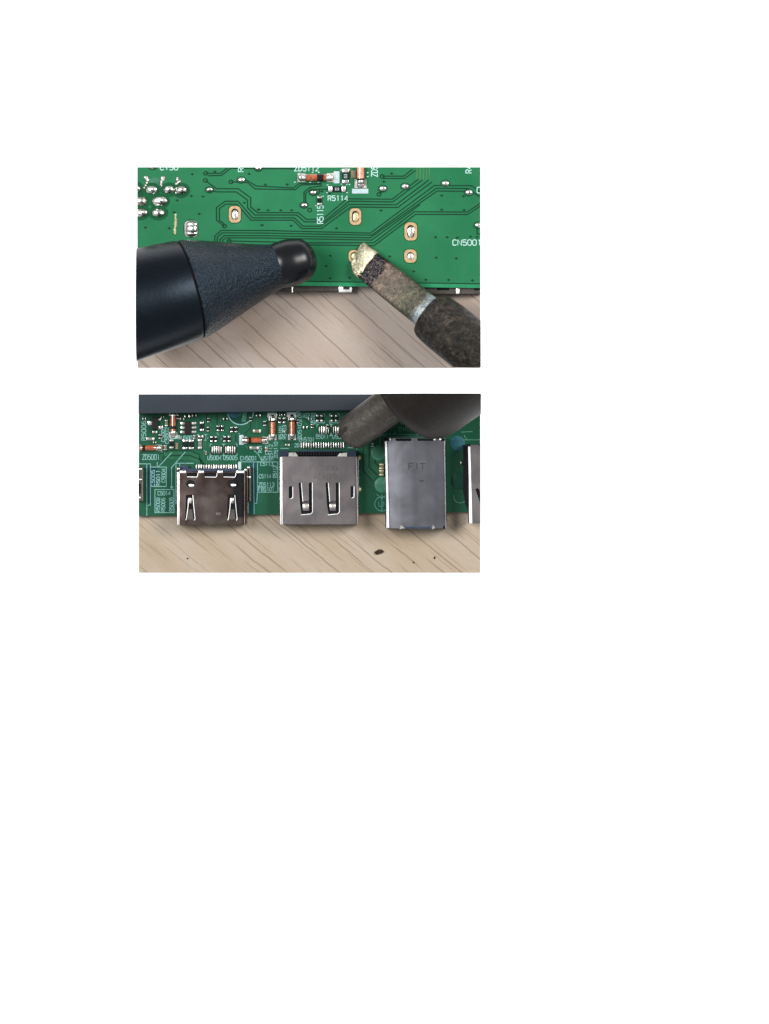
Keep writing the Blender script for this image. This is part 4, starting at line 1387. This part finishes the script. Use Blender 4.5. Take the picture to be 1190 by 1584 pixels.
for x in (600.6, 688):
    bm = NB(); dome(bm, x, 815.6, ZU - 2, 3.4, 2.4, 2, 10, 3); part('corner_fold', bm, 'inner', C3, smooth=60)
lettering('FIT', 632.6, 726.4, 27, 9.4, ZU - 0.3, C3, 'deboss_dark', False, 1.3, 'stamp', 0.5)
bm = NB(); box(bm, 630, 659, 712.9, 714.2, ZU - 0.1, ZU + 0.2); part('stamp_line', bm, 'deboss', C3)
bm = NB(); prism(bm, [(647.6, 742.6), (657.4, 743.2), (653.6, 746), (650.4, 744.6)], ZU - 0.1, ZU + 0.25); part('dent', bm, 'deboss_dark', C3)

# --- right connector, cut by the edge of the view
ZR = Z2 + 27
C4 = shell(B2, 'video_connector', 723.6, 790, 688.4, 809.6, Z2 - 6, ZR, 'shell_grey',
           [[(735.6, 757), (738.4, 754.8), (741.2, 757), (752, 790), (747, 792)]], 'pale grey connector shell cut off at the right border', 2.8, 1.4, 1.4)
bm = NB(); prism(bm, [(724.2, 691), (727.4, 691), (730.6, 809.8), (727.0, 809.8)], ZR - 6, ZR + 0.3); part('lit_left_edge', bm, 'edge_metal', C4)
bm = NB(); prism(bm, [(716.6, 688), (723.4, 690), (726, 795), (720, 780), (716.4, 760)], Z2 + 0.2, Z2 + 13); part('side_block', bm, 'inner', C4)
bm = NB(); box(bm, 721, 728, 687, 691, Z2 + 5, ZR + 0.3, 0.8); part('corner_slot', bm, 'inner', C4)
bm = NB(); box(bm, 741, 750, 687, 690.2, Z2 + 5, ZR + 0.3, 0.8); part('corner_slot', bm, 'inner', C4)
bm = NB(); dome(bm, 713.5, 716, Z2 + 0.1, 1.8, 5, 3, 10, 4); part('solder_peg', bm, 'solder_dull', C4, smooth=60)

# --- left connector, nearly outside the view
bm = NB()
box(bm, 190, 222.4, 722, 776, Z2 + 0.2, Z2 + 22, 1.6)
C5 = part('video_connector', bm, 'shell_under', B2, 'dark sliver of a connector cut off at the left border')
for y, w in ((725.6, 4.6), (741.8, 4.4), (769.6, 2.4)):
    bm = NB(); dome(bm, 216.2, y, Z2 + 21.8, w, 1.5, 1.2, 10, 3); part('spring_tip', bm, 'edge_metal', C5, smooth=60)
bm = NB(); box(bm, 213, 218.6, 748, 764, Z2 + 21.6, Z2 + 22.6, 0.4); part('shell_slot', bm, 'inner', C5)

# ================================================================== dark bar across the top of the lower scene
BAR = thing('plastic_bar', 400, 620, Z2, 'flat slate grey plastic bar laid across the top of the lower board', 'bar')
bm = NB()
prism(bm, [(205, 600), (592, 600), (592, 634.2), (205, 640.2)], Z2 + 3.4, Z2 + 34)
bmesh.ops.bevel(bm, geom=bm.edges[:], offset=1.2, segments=2, profile=0.5, affect='EDGES')
part('bar_body', bm, 'bar', BAR, smooth=40)
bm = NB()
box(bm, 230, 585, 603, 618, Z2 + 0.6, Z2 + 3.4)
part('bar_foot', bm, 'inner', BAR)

# ================================================================== soldering iron of the lower scene
phi = math.radians(35.5)
tl = math.radians(27)
jd = Vector((math.cos(tl) * math.cos(phi), math.cos(tl) * math.sin(phi), math.sin(tl)))
j0 = V(536, 676, Z2 + 52)
IR2 = thing('soldering_iron', 541, 668, Z2, 'stubby grey-brown soldering iron with thick dark barrel reaching over the lower connectors', 'soldering iron', 'soldering irons')
mt_rod = make_iron_mat('sooty_rod', tuple(j0), tuple(jd), [(0, (0.062, 0.056, 0.050, 1)), (0.35, (0.070, 0.064, 0.057, 1)), (0.6, (0.052, 0.047, 0.041, 1)), (1, (0.032, 0.029, 0.026, 1))], 150, 0.42, 0.55, None, 0.45, 50, 0.12)
bm = NB()
lathe(bm, j0, jd, [(-2, 0), (-1.5, 12), (1.5, 20), (7, 25.5), (14, 27.6), (24, 28.4), (60, 28.8), (150, 29.4)], 64)
rod = part('bit_rod', bm, mt_rod, IR2, smooth=40)
# filed groove at the end of the rod
bm = NB()
g0 = j0 + jd * 6
d_, s_, u_ = frame_of(jd)
rings = []
for s, w, hgt in ((-6, 2.6, 0.0), (4, 3.6, 0.2), (16, 3.0, 0.3), (20, 0.6, 0.2)):
    r_ = 20.8 + max(0, min(s + 6, 14)) * 0.52
    ctr = j0 + jd * (s + 5)
    q = []
    for t in (-0.5, -0.17, 0.17, 0.5):
        aa = math.radians(112) + t * 2 * w / 26
        q.append(ctr + (s_ * math.cos(aa) + u_ * math.sin(aa)) * (r_ + 1.0))
    for t in (0.5, -0.5):
        aa = math.radians(112) + t * 2 * w / 26
        q.append(ctr + (s_ * math.cos(aa) + u_ * math.sin(aa)) * (r_ - 3.0))
    rings.append(q)
loft(bm, rings)
part('filed_groove', bm, simple('groove_dark', (0.022, 0.018, 0.015, 1), 0.7, 0.1, 0.3, 0.2), rod)  # strip coloured darker than the rod
mt_bar2 = make_iron_mat('dark_barrel', tuple(j0), tuple(jd), [(0, (0.012, 0.0098, 0.0083, 1)), (1, (0.0095, 0.0076, 0.0066, 1))], 300, 0.5, 0.2, None, 0.12, 40)
bm = NB()
lathe(bm, j0, jd, [(128, 29), (124, 40), (124, 62), (127, 76), (133, 85), (142, 90), (156, 92), (420, 95)], 96)
part('barrel', bm, mt_bar2, IR2, smooth=40)

# ================================================================== crumbs on the lower table
def crumb(x, y, rx, ry, h, seed, label):
    bm = NB()
    bmesh.ops.create_icosphere(bm, subdivisions=2, radius=1.0)
    for v in bm.verts:
        k = 1 + 0.45 * mnoise.noise(v.co * 1.6 + Vector((seed, 0, 0)))
        c = v.co * k
        v.co = V(x, y, 1.5 + h * 0.8) + Vector((c.x * rx, c.y * ry + c.x * rx * 0.2, max(c.z * h, -h * 0.8)))
    o = part('crumb', bm, 'crumb', None, label)
    o['category'] = 'crumb'
    o['group'] = 'burnt crumbs on the wood'


crumb(586.5, 853.6, 6.4, 3.8, 3.0, 2, 'largest dark burnt crumb lying on the pale wood, below the connectors')
crumb(672.6, 862.6, 1.2, 2.4, 0.9, 5, 'thin dark sliver crumb on the wood under the tall steel connector')
crumb(640, 870, 1.5, 1.3, 0.7, 8, 'small round speck on the wood near the bottom border')
crumb(290.4, 863.8, 1.5, 1.2, 0.7, 11, 'tiny dark speck on the wood below the brownish connector')

# one reflectance scale for everything but the paper, so that the white sheet stays the brightest thing
for m in bpy.data.materials:
    if m.name == 'paper' or not m.use_nodes:
        continue
    nt = m.node_tree
    b = nt.nodes['Principled BSDF']
    src = b.inputs['Base Color'].links[0].from_socket
    mx = nt.nodes.new('ShaderNodeMix')
    mx.data_type = 'RGBA'
    mx.blend_type = 'MULTIPLY'
    mx.inputs[0].default_value = 1
    mx.inputs[7].default_value = (0.86, 0.86, 0.86, 1)
    nt.links.new(src, mx.inputs[6])
    nt.links.new(mx.outputs[2], b.inputs['Base Color'])
